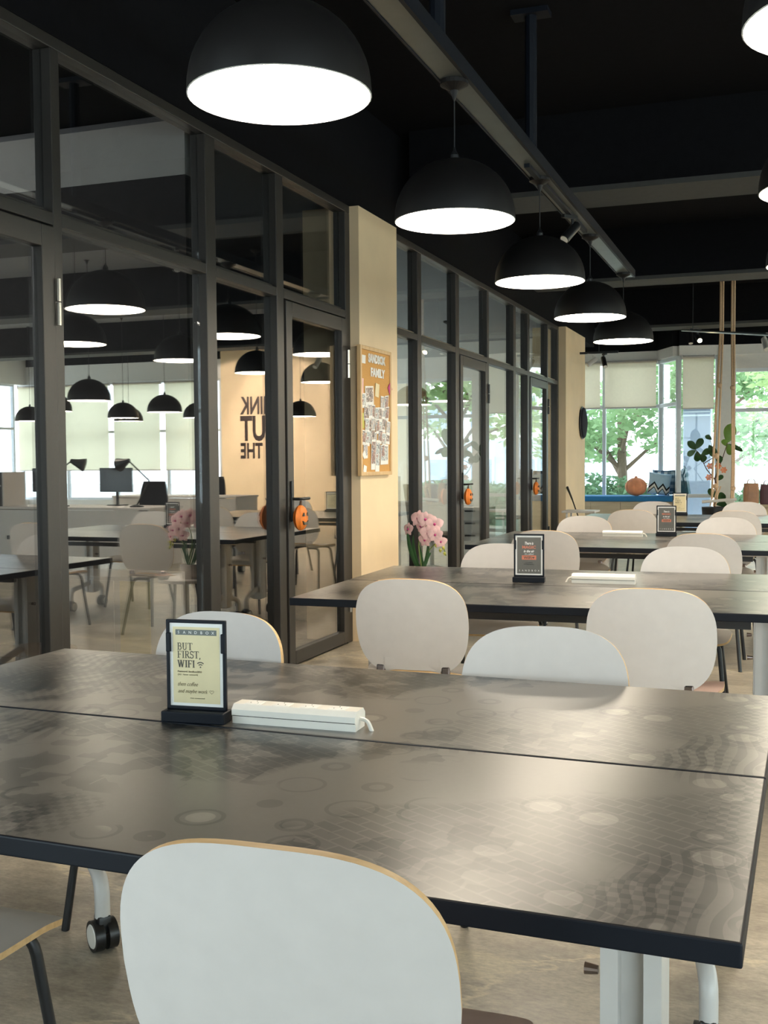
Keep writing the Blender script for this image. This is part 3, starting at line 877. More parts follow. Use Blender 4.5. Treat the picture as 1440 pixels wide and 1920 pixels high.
# ---------------------------------------------------------------- flip-top tables in pairs
TZ = 0.73
TL, TW = 2.167, 0.7535
def make_table(inward):
    t = thing('work_table', 'proto', 'table')
    mb = MB()
    b = 0.004
    mb.box((0, 0, TZ - 0.0165), (TL, TW - 0.006, 0.033), 1, bev=0.003)
    mb.add([(-TL / 2 + b, -TW / 2 + b + 0.003, TZ + 0.0004), (TL / 2 - b, -TW / 2 + b + 0.003, TZ + 0.0004), (TL / 2 - b, TW / 2 - b - 0.003, TZ + 0.0004), (-TL / 2 + b, TW / 2 - b - 0.003, TZ + 0.0004)], [(0, 1, 2, 3)], 0)
    mb.add([(-TL / 2 + 0.01, -TW / 2 + 0.01, TZ - 0.0335), (TL / 2 - 0.01, -TW / 2 + 0.01, TZ - 0.0335), (TL / 2 - 0.01, TW / 2 - 0.01, TZ - 0.0335), (-TL / 2 + 0.01, TW / 2 - 0.01, TZ - 0.0335)], [(3, 2, 1, 0)], 2)  # pale underside added to bounce floor light onto the seats
    mb.build('tabletop', [M['top'], M['black_trim'], M['white_plastic']], t)
    for s in (-1, 1):
        yo = -0.16 if inward else 0.0
        px = s * (TL / 2 - (0.185 if s > 0 else (0.20 if inward else 0.30))); fdx = 0.06 if s > 0 else (0.25 if inward else 0.0)
        leg = MB()
        for dx in (-0.034, 0.034):
            leg.prism([(dx - 0.014, -0.05), (dx + 0.014, -0.05), (dx + 0.014, 0.05), (dx - 0.014, 0.05)], 0.16, TZ - 0.045)
            leg.v = [(x + (px if i >= len(leg.v) - 8 else 0), y + (yo if i >= len(leg.v) - 8 else 0), z) for i, (x, y, z) in enumerate(leg.v)]
        leg.box((px, yo + 0.01, 0.43), (0.045, 0.05, 0.50))
        leg.box((px, yo, 0.20), (0.085, 0.08, 0.10), bev=0.01)
        lo = leg.build('leg', M['white_metal'], t)
        MB().box((px, yo, TZ - 0.048), (0.09, 0.26, 0.028), bev=0.005).build('top_bracket', M['white_metal'], t)
        MB().box((px, yo, 0.58), (0.085, 0.02, 0.03)).build('cross_piece', M['white_metal'], lo)
        MB().tube([(px - 0.056, yo - 0.02, 0.50), (px - 0.078, yo - 0.02, 0.50)], [0.007, 0.010], n=12).build('knob', M['chrome'], lo)
        for q in (-1, 1):
            fdx = (0.06 if s > 0 else (0.25 if q < 0 else 0.04)) if inward else (0.06 if s > 0 else 0.0)
            ex, ey = px + fdx, yo + q * (0.27 if inward else 0.235)
            MB().tube(fillet([(px, yo + q * 0.02, 0.245), (px + fdx * 0.4, yo + q * 0.13, 0.215), (ex, ey, 0.185), (ex, ey, 0.09)], 0.05), [0.024] * 3 + [0.022] * 40 if 0 else 0.021, n=12).build('foot', M['white_metal'], t, True)
            sw = 0.98 if (inward and s < 0) else 0.0
            ax, ay = math.cos(sw), math.sin(sw)
            cs = MB()
            cs.box((ex, ey, 0.072), (0.036, 0.045, 0.05), bev=0.006, rz=sw)
            for sx in (-1, 1):
                cs.tube([(ex + ax * sx * 0.006, ey + ay * sx * 0.006, 0.042), (ex + ax * sx * 0.032, ey + ay * sx * 0.032, 0.042)], 0.042, n=20)
            co = cs.build('caster', M['rubber'], t, True)
            for sx in (-1, 1):
                MB().tube([(ex + ax * sx * 0.030, ey + ay * sx * 0.030, 0.042), (ex + ax * sx * 0.0345, ey + ay * sx * 0.0345, 0.042)], [0.035, 0.030], n=20).build('wheel_cap', M['white_plastic'], co, True)
    bm = MB().box((0, -0.16, TZ - 0.075), (TL - 0.5, 0.04, 0.03)).build('stretcher', M['black_metal'], t)
    return t
tb = make_table(False); first = [True]
def table_pair(cx, fy, rot, labels, flip_rear=True):
    """cx,fy: middle of the front edge; rot: turn about it"""
    for i, lab in enumerate(labels):
        t = make_table(True) if (i == 1 and fy < 2) else (tb if first[0] else copy_tree(tb)); first[0] = False
        off = TW * (0.5 + i)
        t.location = (cx - math.sin(rot) * off, fy + math.cos(rot) * off, 0)
        # rear units are turned so that the offset feet stand back to back
        t.rotation_euler = (0, 0, rot)
        t['label'] = lab; t['group'] = 'dark printed work tables in facing pairs'
        if i == 1:
            for ch in t.children:
                if ch.name.split('.')[0] != 'tabletop': ch.location.y += 0.36 if fy < 2 else -0.14
    return
def right_edge(x, y, r, L): return (x - math.cos(r) * L / 2, y - math.sin(r) * L / 2)
cx, cy = right_edge(-0.0436, 1.3902, -0.0207, TL)
table_pair(cx, cy, -0.0207, ['dark printed work table nearest us, front half with the foreground chair', 'dark printed work table, rear half of the nearest pair, behind the tan sign'])
def left_edge(x, y, r, L): return (x + math.cos(r) * L / 2, y + math.sin(r) * L / 2)
cx, cy = left_edge(-2.0315, 4.3261, 0.0339, TL)
table_pair(cx, cy, 0.0339, ['dark printed work table, front half of the second pair', 'dark printed work table, rear half of the second pair, beside the pink orchid'])
cx, cy = left_edge(-2.1112, 7.398, 0.0, TL)
table_pair(cx, cy, 0.0, ['dark printed work table, front half of the third pair', 'dark printed work table, rear half of the third pair'])
cx, cy = left_edge(-1.97, 10.45, 0.0, TL)
table_pair(cx, cy, 0.0, ['dark printed work table, front half of the farthest pair', 'dark printed work table, rear half of the farthest pair'])

# ---------------------------------------------------------------- table signs
SW, SH = 0.140, 0.205
def sign(loc, rz, label, kind):
    t = thing('table_sign', label, 'sign', loc, rz, 'table signs in black frames')
    MB().box((0, -0.004, 0.013), (SW + 0.015, 0.055, 0.026), bev=0.003).build('base', M['black_trim'], t)
    fr = MB(); z0 = 0.026
    for s in (-1, 1):
        fr.box((s * SW / 2, 0, z0 + SH / 2), (0.008, 0.010, SH), bev=0.002)
        fr.box((s * (SW / 2 - 0.002), -0.001, z0 + SH * 0.76), (0.011, 0.014, 0.045), bev=0.002)
    fr.box((0, 0, z0 + SH), (SW + 0.008, 0.010, 0.008), bev=0.002)
    fr.box((0, 0, z0 + 0.004), (SW + 0.008, 0.010, 0.008), bev=0.002)
    fr.build('frame', M['black_trim'], t)
    MB().box((0, 0.001, z0 + SH / 2), (SW - 0.006, 0.004, SH - 0.006)).build('paper', M['paper'], t)
    cw, chh = SW - 0.024, SH - 0.028
    zc = z0 + SH / 2 + 0.001
    cm = M['card_tan'] if kind == 'tan' else M['card_grey']
    card = MB().box((0, -0.0012, zc), (cw, 0.001, chh)).build('card', cm, t)
    mb = MB(); y = -0.0022
    L0 = -cw / 2 + 0.0115; top = zc + chh / 2
    if kind == 'tan':
        mb.box((0, y + 0.0003, top - 0.0125), (cw - 0.014, 0.0004, 0.0125), 2)
        for i, ch in enumerate('SANDBOX'):
            text_into(mb, ch, 0.0095, -0.043 + i * 0.0142, top - 0.0158, y, 1, align='CENTER')
        serif_into(mb, 'BUT', 0.0165, L0 - 0.001, top - 0.0535, y, 0, 1.15)
        serif_into(mb, 'FIRST,', 0.0165, L0 - 0.001, top - 0.0725, y, 0, 1.15)
        serif_into(mb, 'WIFI', 0.0165, L0 - 0.001, top - 0.0940, y, 0, 1.5)
        wx, wz = 0.0105, top - 0.0925
        mb.lathe([(0.0001, 0), (0.0018, 0)], (0, 0, 0), 12, 0)
        n0 = len(mb.v) - 24
        mb.v[n0:] = [(wx + vx, y, wz + vy) for vx, vy, vz in mb.v[n0:]]
        for rr in (0.0065, 0.0115): stroke_into(mb, a2(wx, wz - 0.0005, rr, rr, 48, 132, 10), 0.0024, y, 0)
        text_into(mb, 'Password: Sandbox2023', 0.0052, L0, top - 0.1055, y, 3, bold=0.00012, fit=0.060)
        text_into(mb, '(5G - faster network)', 0.0046, L0, top - 0.1125, y, 3, fit=0.050)
        text_into(mb, 'then coffee', 0.0135, L0, top - 0.1375, y, 3, shear=0.35, bold=-0.0001, fit=0.050)
        text_into(mb, 'and maybe work', 0.0125, L0, top - 0.1535, y, 3, shear=0.35, bold=-0.0001, fit=0.074)
        hx, hz = 0.0375, top - 0.1495
        heart = [(hx + 0.0052 * (math.sin(a) ** 3), hz + 0.0045 * (0.8125 * math.cos(a) - 0.3125 * math.cos(2 * a) - 0.125 * math.cos(3 * a) - 0.0625 * math.cos(4 * a))) for a in [2 * PI * i / 24 for i in range(25)]]
        stroke_into(mb, heart, 0.0009, y, 3)
        text_into(mb, 'stay connected', 0.0042, -0.016, top - 0.1665, y, 3, fit=0.036)
    else:
        text_into(mb, 'There is', 0.019, -0.0205, top - 0.0350, y, 1, shear=0.3, bold=0.0004, fit=0.042)
        text_into(mb, 'MAGIC', 0.0195, -0.033, top - 0.0545, y, 4, bold=0.0005, fit=0.066)
        text_into(mb, 'in the air', 0.017, -0.026, top - 0.0730, y, 1, shear=0.3, bold=0.0004, fit=0.052)
        text_into(mb, "it's called", 0.0095, -0.0205, top - 0.0845, y, 1, fit=0.042)
        stroke_into(mb, [(-0.035, top - 0.0985), (0.035, top - 0.0985)], 0.021, y + 0.0002, 4)
        text_into(mb, 'WIFI', 0.0185, -0.026, top - 0.1050, y - 0.0003, 0, bold=0.0005, fit=0.038)
        hx, hz = 0.021, top - 0.0985
        heart = [(hx + 0.006 * (math.sin(a) ** 3), y - 0.0004, hz + 0.0055 * (0.8125 * math.cos(a) - 0.3125 * math.cos(2 * a) - 0.125 * math.cos(3 * a) - 0.0625 * math.cos(4 * a))) for a in [2 * PI * i / 24 for i in range(24)]]
        mb.add(heart, [tuple(range(24))], 0)
        text_into(mb, 'Password: Sandbox2023', 0.005, -0.017, top - 0.1240, y, 5, fit=0.034)
        text_into(mb, '(5G - faster network)', 0.005, -0.025, top - 0.1330, y, 5, fit=0.050)
        for i, ch in enumerate('SANDBOX'):
            text_into(mb, ch, 0.0115, -0.0465 + i * 0.0155, top - 0.1660, y, 1, align='CENTER')
    mb.build('printed_text', [M['ink'], M['ink_white'], M['bar_grey'], M['ink_mid'], M['ink_red'], M['frame']], card)
    return t
sign((-1.272, 2.205, TZ), 0.10, 'tan sign in black frame on the nearest table, beside its power strip', 'tan')
sign((-1.168, 5.235, TZ), 0.10, 'dark grey sign in black frame on the second table', 'grey')
sign((-0.850, 8.60, TZ), 0.06, 'dark grey sign in black frame on the third table', 'grey')
sign((-1.025, 11.75, TZ), 0.04, 'tan sign in black frame on the farthest table, below the window seat', 'tan')

# ---------------------------------------------------------------- power strips
def strip(loc, rz, label, flip=1, n=4):
    t = thing('power_strip', label, 'power strip', loc, rz, 'white power strips on the tables')
    L = 0.30
    body = MB()
    prof = [(-0.030, 0.0), (0.030, 0.0), (0.030, 0.017), (0.034, 0.020), (0.034, 0.033), (0.022, 0.044), (-0.022, 0.044), (-0.034, 0.033), (-0.034, 0.020), (-0.030, 0.017)]
    body.prism(prof, -L / 2, L / 2, 0, 'YZ')
    body.build('body', M['white_plastic'], t)
    MB().box((0, 0, 0.0185), (L * 0.99, 0.0655, 0.0015)).build('seam', M['frame'], t)
    for k in range(n):
        x = -L / 2 + 0.045 + k * 0.068
        so = MB().box((x, 0.0, 0.0442), (0.040, 0.036, 0.0012), bev=0.0004).build('socket', M['paper'], t)
        h = MB()
        for dx, dy in ((0, 0.010), (-0.009, -0.006), (0.009, -0.006)): h.box((x + dx, dy, 0.0450), (0.002, 0.003, 0.0006))
        h.build('holes', M['ink'], so)
    e = flip * L / 2
    MB().tube(fillet([(e - flip * 0.004, 0, 0.024), (e + flip * 0.018, -0.002, 0.022), (e + flip * 0.032, -0.008, -0.004)], 0.02), 0.0048, n=8).build('cord', M['white_plastic'], t, True)
    return t
strip((-1.035, 2.245, TZ), 0.03, 'white power strip beside the tan sign on the nearest table', 1)
strip((-0.815, 5.29, TZ), 0.03, 'white power strip right of the dark grey sign on the second table', -1)
strip((-1.165, 8.50, TZ), 0.0, 'white power strip left of the dark grey sign on the third table', 1)

# ---------------------------------------------------------------- pendant lamps
LR, LZ = 0.2775, 2.424
def make_lamp():
    t = thing('pendant_lamp', 'proto', 'lamp')
    prof = [(LR, 0.0), (LR, 0.012)]
    for k in range(1, 15):
        a = k / 14 * PI / 2
        prof.append((LR * math.cos(a) * 0.995 + 0.0008, 0.018 + 0.262 * math.sin(a)))
    MB().lathe(prof, n=48).build('shade', M['shade'], t, True)
    inn = [(r * 0.985, z - 0.002) for r, z in prof[:-1]]
    MB().lathe([(LR, 0.0)] + inn, n=48).build('lining', M['shade_in'], t, True)
    MB().lathe([(0.001, 0.012), (LR * 0.975, 0.010), (LR * 0.975, 0.014), (0.001, 0.016)], n=48).build('diffuser', M['lamp'], t)
    MB().lathe([(0.02, 0.275), (0.02, 0.30), (0.008, 0.32), (0.004, 0.335)], n=12, caps=True).build('cord_grip', M['black_metal'], t)
    return t
lp = make_lamp(); lamp_first = [True]
def lamp(x, y, z, top, label, group):
    t = lp if lamp_first[0] else copy_tree(lp); lamp_first[0] = False
    t.location = (x, y, z); t['label'] = label; t['group'] = group
    for o in list(t.children):
        if o.name.split('.')[0] in ('cord', 'canopy'): bpy.data.objects.remove(o)
    MB().tube([(0, 0, 0.32), (0, 0, top - z - 0.05)], 0.0035, n=6).build('cord', M['black_metal'], t)
    MB().lathe([(0.065, top - z), (0.065, top - z - 0.02), (0.02, top - z - 0.045), (0.004, top - z - 0.09)], n=20, caps=True).build('canopy', M['shade'], t)
    return t
G1 = 'black dome pendants on the long track'
names = ['nearest black dome pendant at the top, largest in the picture', 'second black dome pendant from the front, above the cork board', 'third black dome pendant from the front, below the spotlight on the track', 'fourth black dome pendant from the front, against the far column', 'fifth and farthest black dome pendant of the long row']
for i in range(5):
    lamp(-1.439, 3.04 + 1.86 * i, LZ, 3.06, names[i], G1)
G2 = 'black dome pendants of the right hand row'
for i in range(7):  # final two pendants are added out of view to light the bay
    lab = ['black dome pendant cut by the top right corner', 'black dome pendant cut by the right edge, beside the first grey beam', 'black dome pendant at the right edge, just in view beyond the first beam', 'black dome pendant of the right row, just out of view', 'black dome pendant of the right row, far end', 'added unseen dome pendant past the long track, lights the bay', 'last added unseen dome pendant of the right row, lights the bay'][i]
    lamp(0.16, 3.04 + 1.86 * i, LZ, 3.95, lab, G2)
for x, y in ((3.3, 15.3), (6.0, 18.4), (4.6, 14.2), (2.2, 18.0), (5.2, 17.0), (7.6, 17.4), (4.0, 17.6), (8.6, 15.4), (2.4, 12.0), (5.6, 12.4)):
    lamp(x, y, 2.12, 3.95, 'black dome pendant in the open office, seen only mirrored in the glass', 'black dome pendants mirrored in the glass')
for x, y, lab in ((-5.05, 15.0, 'black dome pendant inside the glazed office, left one'), (-4.3, 14.3, 'black dome pendant inside the glazed office, right one')):
    lamp(x, y, 2.12, 3.20, lab, 'black dome pendants inside the office')

for x, y, lab in ((-6.2, 3.6, 'added unseen globe that lights the dark meeting room'),):
    t = thing('fill_globe', lab, 'lamp', (x, y, 2.75))  # unseen globe added to brighten the pale band behind the upper glass
    MB().lathe([(0.12 * math.cos(a) + 0.0005, 0.12 * math.sin(a)) for a in [-PI / 2 + PI * i / 12 for i in range(13)]], n=24).build('globe', M['globe'], t, True)
    MB().tube([(0, 0, 0.11), (0, 0, 0.46)], 0.006, n=6).build('cord', M['black_metal'], t)
# ---------------------------------------------------------------- tracks and spotlights
t = thing('pendant_track', 'long galvanised ceiling track with black sides that carries the lamp row', 'track', (-1.439, 6.0, 3.06))
MB().box((0, 0, 0.015), (0.115, 9.5, 0.03), bev=0.003).build('channel', M['track'], t)
MB().box((0.066, 0, 0.03), (0.018, 9.5, 0.07)).build('side_rail', M['black_trim'], t)
MB().box((-0.062, 0, 0.03), (0.010, 9.5, 0.07)).build('side_rail', M['black_trim'], t)
MB().box((0.0, 1.4, -0.012), (0.034, 2.0, 0.024), bev=0.002).build('power_rail', M['black_trim'], t)
def spotlight(loc, rz, tilt, label, lit=False, m='black_metal'):
    t = thing('spotlight', label, 'spotlight', loc, rz, 'ceiling spotlights')
    MB().box((0, 0, -0.012), (0.034, 0.13, 0.024), bev=0.003).build('adapter', M[m], t)
    MB().tube([(0, 0.03, -0.02), (0, 0.03, -0.075)], 0.011, n=10).build('arm', M[m], t)
    d = Vector((0, -math.cos(tilt), -math.sin(tilt)))
    p = Vector((0, 0.03, -0.10))
    a, b = p - d * 0.06, p + d * 0.11
    MB().tube([a, a + d * 0.01, b], [0.030, 0.034, 0.034], n=20).build('head', M[m], t, True)
    MB().tube([b + d * 0.0005, b + d * 0.002], 0.029, n=20).build('lens', M['spot' if lit else 'shade_in'], t)
    return t
spotlight((-1.439, 7.75, 3.036), -0.6, 0.75, 'black spotlight on the long track above the third pendant')
t = thing('lighting_track', 'thin pale lighting track in front of the window bay', 'track', (-0.78, 14.5, 2.93), 0.0)
MB().tube([(-0.60, 1.5, 0.19), (0.60, -1.5, -0.24)], 0.018, n=6).build('rail', M['track'], t)
MB().tube([(-0.42, 1.05, 0.13), (-0.42, 1.05, 1.02)], 0.006, n=6).build('hanger', M['black_metal'], t)
spotlight((-1.235, 15.65, 3.095), 0.2, 1.15, 'black unlit spotlight beside the glowing one, near the ropes')
spotlight((-1.11, 15.35, 3.05), 0.35, 0.55, 'glowing warm spotlight near the hanging ropes', True)
spotlight((-0.22, 13.2, 2.73), 0.3, 0.9, 'pale spotlight at the right edge of the thin track', False, 'white_metal')
t = thing('lighting_track', 'short black lighting track behind the far column', 'track', (-2.55, 16.05, 2.86), 0.0)
MB().box((0, 0, 0), (0.55, 0.035, 0.03)).build('rail', M['black_metal'], t)
MB().tube([(0, 0, 0.015), (0, 0, 1.09)], 0.005, n=6).build('hanger', M['black_metal'], t)
spotlight((-2.47, 16.05, 2.845), 0.5, 1.0, 'black spotlight hanging in front of the left window blind')
spotlight((-2.66, 16.05, 2.845), -1.0, 0.6, 'white spotlight half behind the far column', False, 'white_metal')

for k, x in enumerate((3.5, 4.6)):  # pair of spotlights added to brighten the mirrored lettering wall
    t = spotlight((x, 18.9, 3.95), PI, 0.95, 'added spotlight that brightens the lettered wall, ' + ('left' if k == 0 else 'right') + ' one of two', True)
    d = bpy.data.lights.new('wall_fill_spot', 'SPOT'); d.energy = 260; d.color = (1.0, 0.85, 0.72); d.spot_size = 1.6; d.spot_blend = 0.8; d.shadow_soft_size = 0.04
    o = bpy.data.objects.new('wall_fill_spot', d); COL.objects.link(o); o.parent = t
    o.location = (0, -0.10, -0.27); o.rotation_euler = (-0.62, 0, 0)
# ---------------------------------------------------------------- cork board with photos
bx = -2.90
t = thing('cork_board', 'wood framed cork board full of snapshots on the cream column', 'notice board', (bx, 7.69, 1.215))
BWd, BHt = 0.66, 0.945
MB().box((0.011, 0, BHt / 2), (0.020, BWd - 0.03, BHt - 0.03)).build('cork_panel', M['cork'], t)
for s in (-1, 1): MB().box((0.016, s * (BWd / 2 - 0.014), BHt / 2), (0.032, 0.028, BHt), bev=0.003).build('frame_bar', M['pine'], t)
for z in (0.014, BHt - 0.014): MB().box((0.016, 0, z), (0.032, BWd - 0.056, 0.028), bev=0.003).build('frame_bar', M['pine'], t)
def board_text(body, size, yc, z, fit):
    mb = MB(); text_into(mb, body, size, 0, 0, 0, 0, bold=0.004, fit=fit)
    V = [(0.024 + (0.003 if i % 2 else 0), yc + x - fit / 2, z + zz) for i, (x, y, zz) in enumerate(mb.v)]
    mb.v = V; return mb
board_text('SANDBOX', 0.085, 0.02, 0.835, 0.36).build('cut_out_letters', M['paper'], t)
board_text('FAMILY', 0.085, 0.04, 0.735, 0.30).build('cut_out_letters', M['paper'], t)
pal = [
    [(0.03, 0.03, 0.04), (0.40, 0.30, 0.25), (0.10, 0.08, 0.09), (0.75, 0.70, 0.65), (0.22, 0.10, 0.08)],
    [(0.50, 0.52, 0.55), (0.15, 0.17, 0.20), (0.65, 0.60, 0.55), (0.30, 0.20, 0.18), (0.8, 0.78, 0.75)],
    [(0.22, 0.12, 0.10), (0.45, 0.25, 0.2), (0.05, 0.05, 0.07), (0.6, 0.5, 0.42), (0.15, 0.18, 0.25)],
    [(0.35, 0.40, 0.42), (0.60, 0.62, 0.60), (0.12, 0.14, 0.16), (0.75, 0.72, 0.68), (0.35, 0.22, 0.2)],
]
PM = [speckle('photo print', p, i * 3.1 + 1, 26) for i, p in enumerate(pal)]
def photo(y, z, w, h, k, label, rot=0.0, tilt=0.0, depth=0.0):
    mb = MB()
    mb.box((0, 0, 0), (0.0015, w, h), 0)
    b = w * 0.09
    mb.box((0.0011, 0, h * 0.06), (0.0009, w - 2 * b, h * 0.72), 1)
    o = mb.build('photo_print', [M['paper'], PM[k]])
    o.location = (bx + 0.0235 + depth, 7.69 + y, 1.215 + z); o.rotation_euler = (rot, tilt, 0)
    tag(o, label, 'photo', 'snapshots pinned to the cork board'); return o
rnd = random.Random(4)
lab = 'small white bordered snapshot pinned among others on the cork board'
photo(-0.14, 0.585, 0.17, 0.145, 0, 'large dark group snapshot at the top left of the pinned photos', 0.06, 0, 0.002)
rows = [(0.555, [0.14, 0.225, -0.27]), (0.465, [-0.21, -0.14, -0.07, 0.0, 0.07, 0.14, 0.22]), (0.37, [-0.2, -0.13, -0.06, 0.02, 0.09, 0.16, 0.24]), (0.275, [-0.27, -0.17, -0.10, -0.02, 0.08, 0.16, 0.25]), (0.19, [-0.22, 0.13, 0.20]), ]
i = 0
for z, ys in rows:
    for y in ys:
        i += 1
        photo(y + rnd.uniform(-.012, .012), z + rnd.uniform(-.015, .015), 0.080, 0.108, i % 4, lab, rnd.uniform(-.12, .12), rnd.uniform(-.02, .12), 0.001 + 0.0022 * (i % 3))
photo(-0.075, 0.155, 0.085, 0.225, 2, 'left of two long photo strips at the foot of the pinned photos', 0.0, 0.03, 0.004)
photo(0.015, 0.145, 0.085, 0.235, 3, 'right of two long photo strips at the foot of the pinned photos', -0.02, 0.03, 0.005)
photo(0.165, 0.155, 0.17, 0.15, 3, 'wide pale group snapshot at the lower right of the pinned photos', 0.02, 0.02, 0.004)
def pin_note(y, z, w, h, m, label, name='paper_note', rot=0.0):
    o = MB().box((0, 0, 0), (0.003, w, h), bev=0.0008).build(name, M[m]); o.location = (bx + 0.026, 7.69 + y, 1.215 + z); o.rotation_euler = (rot, 0.03, 0)
    return tag(o, label, 'note')
pin_note(-0.255, 0.845, 0.07, 0.06, 'paper', 'white ribbon shaped note at the top left of the cork board')
pin_note(-0.285, 0.64, 0.035, 0.13, 'petal', 'pink paper strip hanging at the left edge of the cork board')
pin_note(0.305, 0.665, 0.07, 0.07, 'petal_in', 'pink paper flower on the right edge of the cork board', 'paper_flower', 0.7)
pin_note(-0.245, 0.05, 0.06, 0.05, 'paper', 'small pale note in the lower left corner of the cork board', rot=-0.2)
pin_note(-0.26, 0.155, 0.05, 0.05, 'paper', 'diamond shaped white tag under the left column of snapshots', rot=0.78)
pin_note(0.02, 0.635, 0.08, 0.10, 'card_tan', 'cream card pinned above the snapshots', rot=-0.1)
pin_note(-0.28, 0.40, 0.04, 0.11, 'bud', 'yellow paper strip at the left edge of the snapshots', rot=0.2)

# ---------------------------------------------------------------- pumpkins on the door handles
def pumpkin(x, y, z, label, k):
    t = thing('pumpkin_ornament', label, 'ornament', (x, y, z), 0, 'orange pumpkins hanging from the door handles')
    r = 0.078; n = 40; prof = []
    mb = MB()
    for i in range(11):
        a = -PI / 2 + PI * i / 10
        prof.append((max(0.004, r * math.cos(a)), r * 1.05 * math.sin(a)))
    V = []; F = []
    for (rr, zz) in prof:
        for q in range(n):
            th = 2 * PI * q / n; ff = 1 - 0.10 * abs(math.sin(th * 4))
            V.append((rr * ff * math.cos(th) * 0.5, rr * ff * math.sin(th), zz))
    for i in range(10):
        for q in range(n): F.append((i * n + q, i * n + (q + 1) % n, (i + 1) * n + (q + 1) % n, (i + 1) * n + q))
    mb.add(V, F); mb.build('body', M['orange'], t, True)
    MB().tube([(0, 0, r), (0, 0.006, r + 0.03)], [0.010, 0.007], n=8).build('stalk', M['stem'], t)
    f = MB()
    for s in (-1, 1): f.prism([(s * 0.028 - 0.014, 0.012), (s * 0.028 + 0.014, 0.012), (s * 0.028, 0.034)], r * 0.40, r * 0.52, 0, 'YZ')
    f.prism([(-0.04, -0.018), (-0.02, -0.028), (0.02, -0.028), (0.04, -0.018), (0.022, -0.044), (-0.022, -0.044)], r * 0.30, r * 0.50, 0, 'YZ')
    f.build('carved_face', M['ink'], t)
    MB().tube([(0.0, 0, r + 0.02), (0.012, 0, 0.125)], 0.002, n=6).build('loop', M['black_metal'], t)
pumpkin(-2.898, 6.36, 0.965, 'orange pumpkin ornament on the handle of the door left of the cork board', 0)
pumpkin(-2.898, 10.29, 0.965, 'orange pumpkin ornament on the middle door behind the orchid', 1)
pumpkin(-2.898, 13.39, 0.965, 'orange pumpkin ornament on the farthest glass door', 2)

# ---------------------------------------------------------------- orchid on a small stand
t = thing('orchid_stand', 'small white stand holding the orchid behind the second table', 'stand', (-2.14, 6.62, 0))
MB().lathe([(0.001, 0.50), (0.19, 0.50), (0.19, 0.52), (0.001, 0.52)], n=32).build('top', M['white'], t)
MB().tube([(0, 0, 0.02), (0, 0, 0.50)], 0.02, n=12).build('post', M['white_metal'], t)
MB().lathe([(0.001, 0), (0.15, 0), (0.15, 0.012), (0.001, 0.02)], n=32).build('foot', M['white_metal'], t)
t = thing('orchid', 'pink orchid with long green leaves behind the second table', 'plant', (-2.17, 6.62, 0.52))
MB().lathe([(0.001, 0), (0.05, 0), (0.065, 0.10), (0.058, 0.10), (0.05, 0.085), (0.001, 0.085)], n=24).build('pot', M['white'], t, True)
def blade(mb, base, tip, w, bend, n=8, mi=0):
    base, tip = Vector(base), Vector(tip); d = tip - base
    side = d.cross(Vector((0.3, 1, 0.1))).normalized(); V = []; F = []
    for i in range(n + 1):
        s = i / n; p = base + d * s + Vector(bend) * math.sin(PI * s)
        ww = w * math.sin(PI * min(1, 0.12 + s * 0.88)) ** 0.7 + 0.001
        V += [p - side * ww, p + Vector((0, -ww * 0.3, -ww * 0.2)), p + side * ww]
    for i in range(n):
        a = 3 * i; F += [(a, a + 1, a + 4, a + 3), (a + 1, a + 2, a + 5, a + 4)]
    mb.add(V, F, mi)
for bb, tt, w, bd in (((-0.02, 0, 0.09), (-0.10, 0.0, 0.385), 0.015, (-0.02, 0, 0)), ((-0.01, 0.01, 0.09), (-0.065, 0.02, 0.33), 0.014, (-0.02, 0, 0)), ((0.0, -0.01, 0.09), (0.035, 0.02, 0.30), 0.014, (0.015, 0, 0)), ((0.01, 0, 0.09), (-0.03, 0.03, 0.27), 0.012, (0, 0, 0)), ((0.0, 0, 0.09), (0.06, 0.0, 0.22), 0.012, (0.0, 0, 0.02))):
    mb = MB(); blade(mb, bb, tt, w, bd); mb.build('leaf', M['leaf'], t, True)
st = MB().tube(fillet([(0, 0, 0.09), (-0.03, 0, 0.30), (0.04, 0, 0.42), (0.12, 0, 0.33), (0.16, 0, 0.20)], 0.12, 6), 0.004, n=6).build('stem', M['green_stem'], t, True)
MB().tube(fillet([(0.01, 0, 0.09), (0.03, 0.01, 0.22), (0.09, 0.01, 0.28)], 0.08, 6), 0.004, n=6).build('stem', M['green_stem'], t, True)
def flower(c, s, face):
    f = MB(); c = Vector(c); face = Vector(face).normalized()
    x = face.cross(Vector((0, 0, 1))).normalized(); y = x.cross(face)
    for k in range(5):
        a = PI / 2 + 2 * PI * k / 5; ln = s * (1.0 if k in (1, 4) else 0.9); wd = s * (0.52 if k in (1, 4) else 0.33)
        d = x * math.cos(a) + y * math.sin(a); q = x * -math.sin(a) + y * math.cos(a)
        V = [c]
        for i in range(1, 8):
            r = i / 7; w = wd * math.sin(PI * (0.08 + 0.86 * r))
            bow = face * (0.25 * s * r * (1 - r) * 2)
            V += [c + d * ln * r + q * w + bow * 0.4, c + d * ln * r + bow, c + d * ln * r - q * w + bow * 0.4]
        F = [(0, 1, 2), (0, 2, 3)]
        for i in range(6):
            o = 1 + 3 * i; F += [(o, o + 3, o + 4, o + 1), (o + 1, o + 4, o + 5, o + 2)]
        f.add(V, F)
    o = f.build('blossom', M['petal'], t, True)
    l = MB(); l.lathe([(0.001, -1), (0.7, -0.5), (0.9, 0.2), (0.5, 0.8), (0.001, 1)], n=8)
    l.v = [tuple(c + face * s * 0.12 + Vector(v) * s * 0.17) for v in l.v]
    l.build('lip', M['petal_in'], o, True)
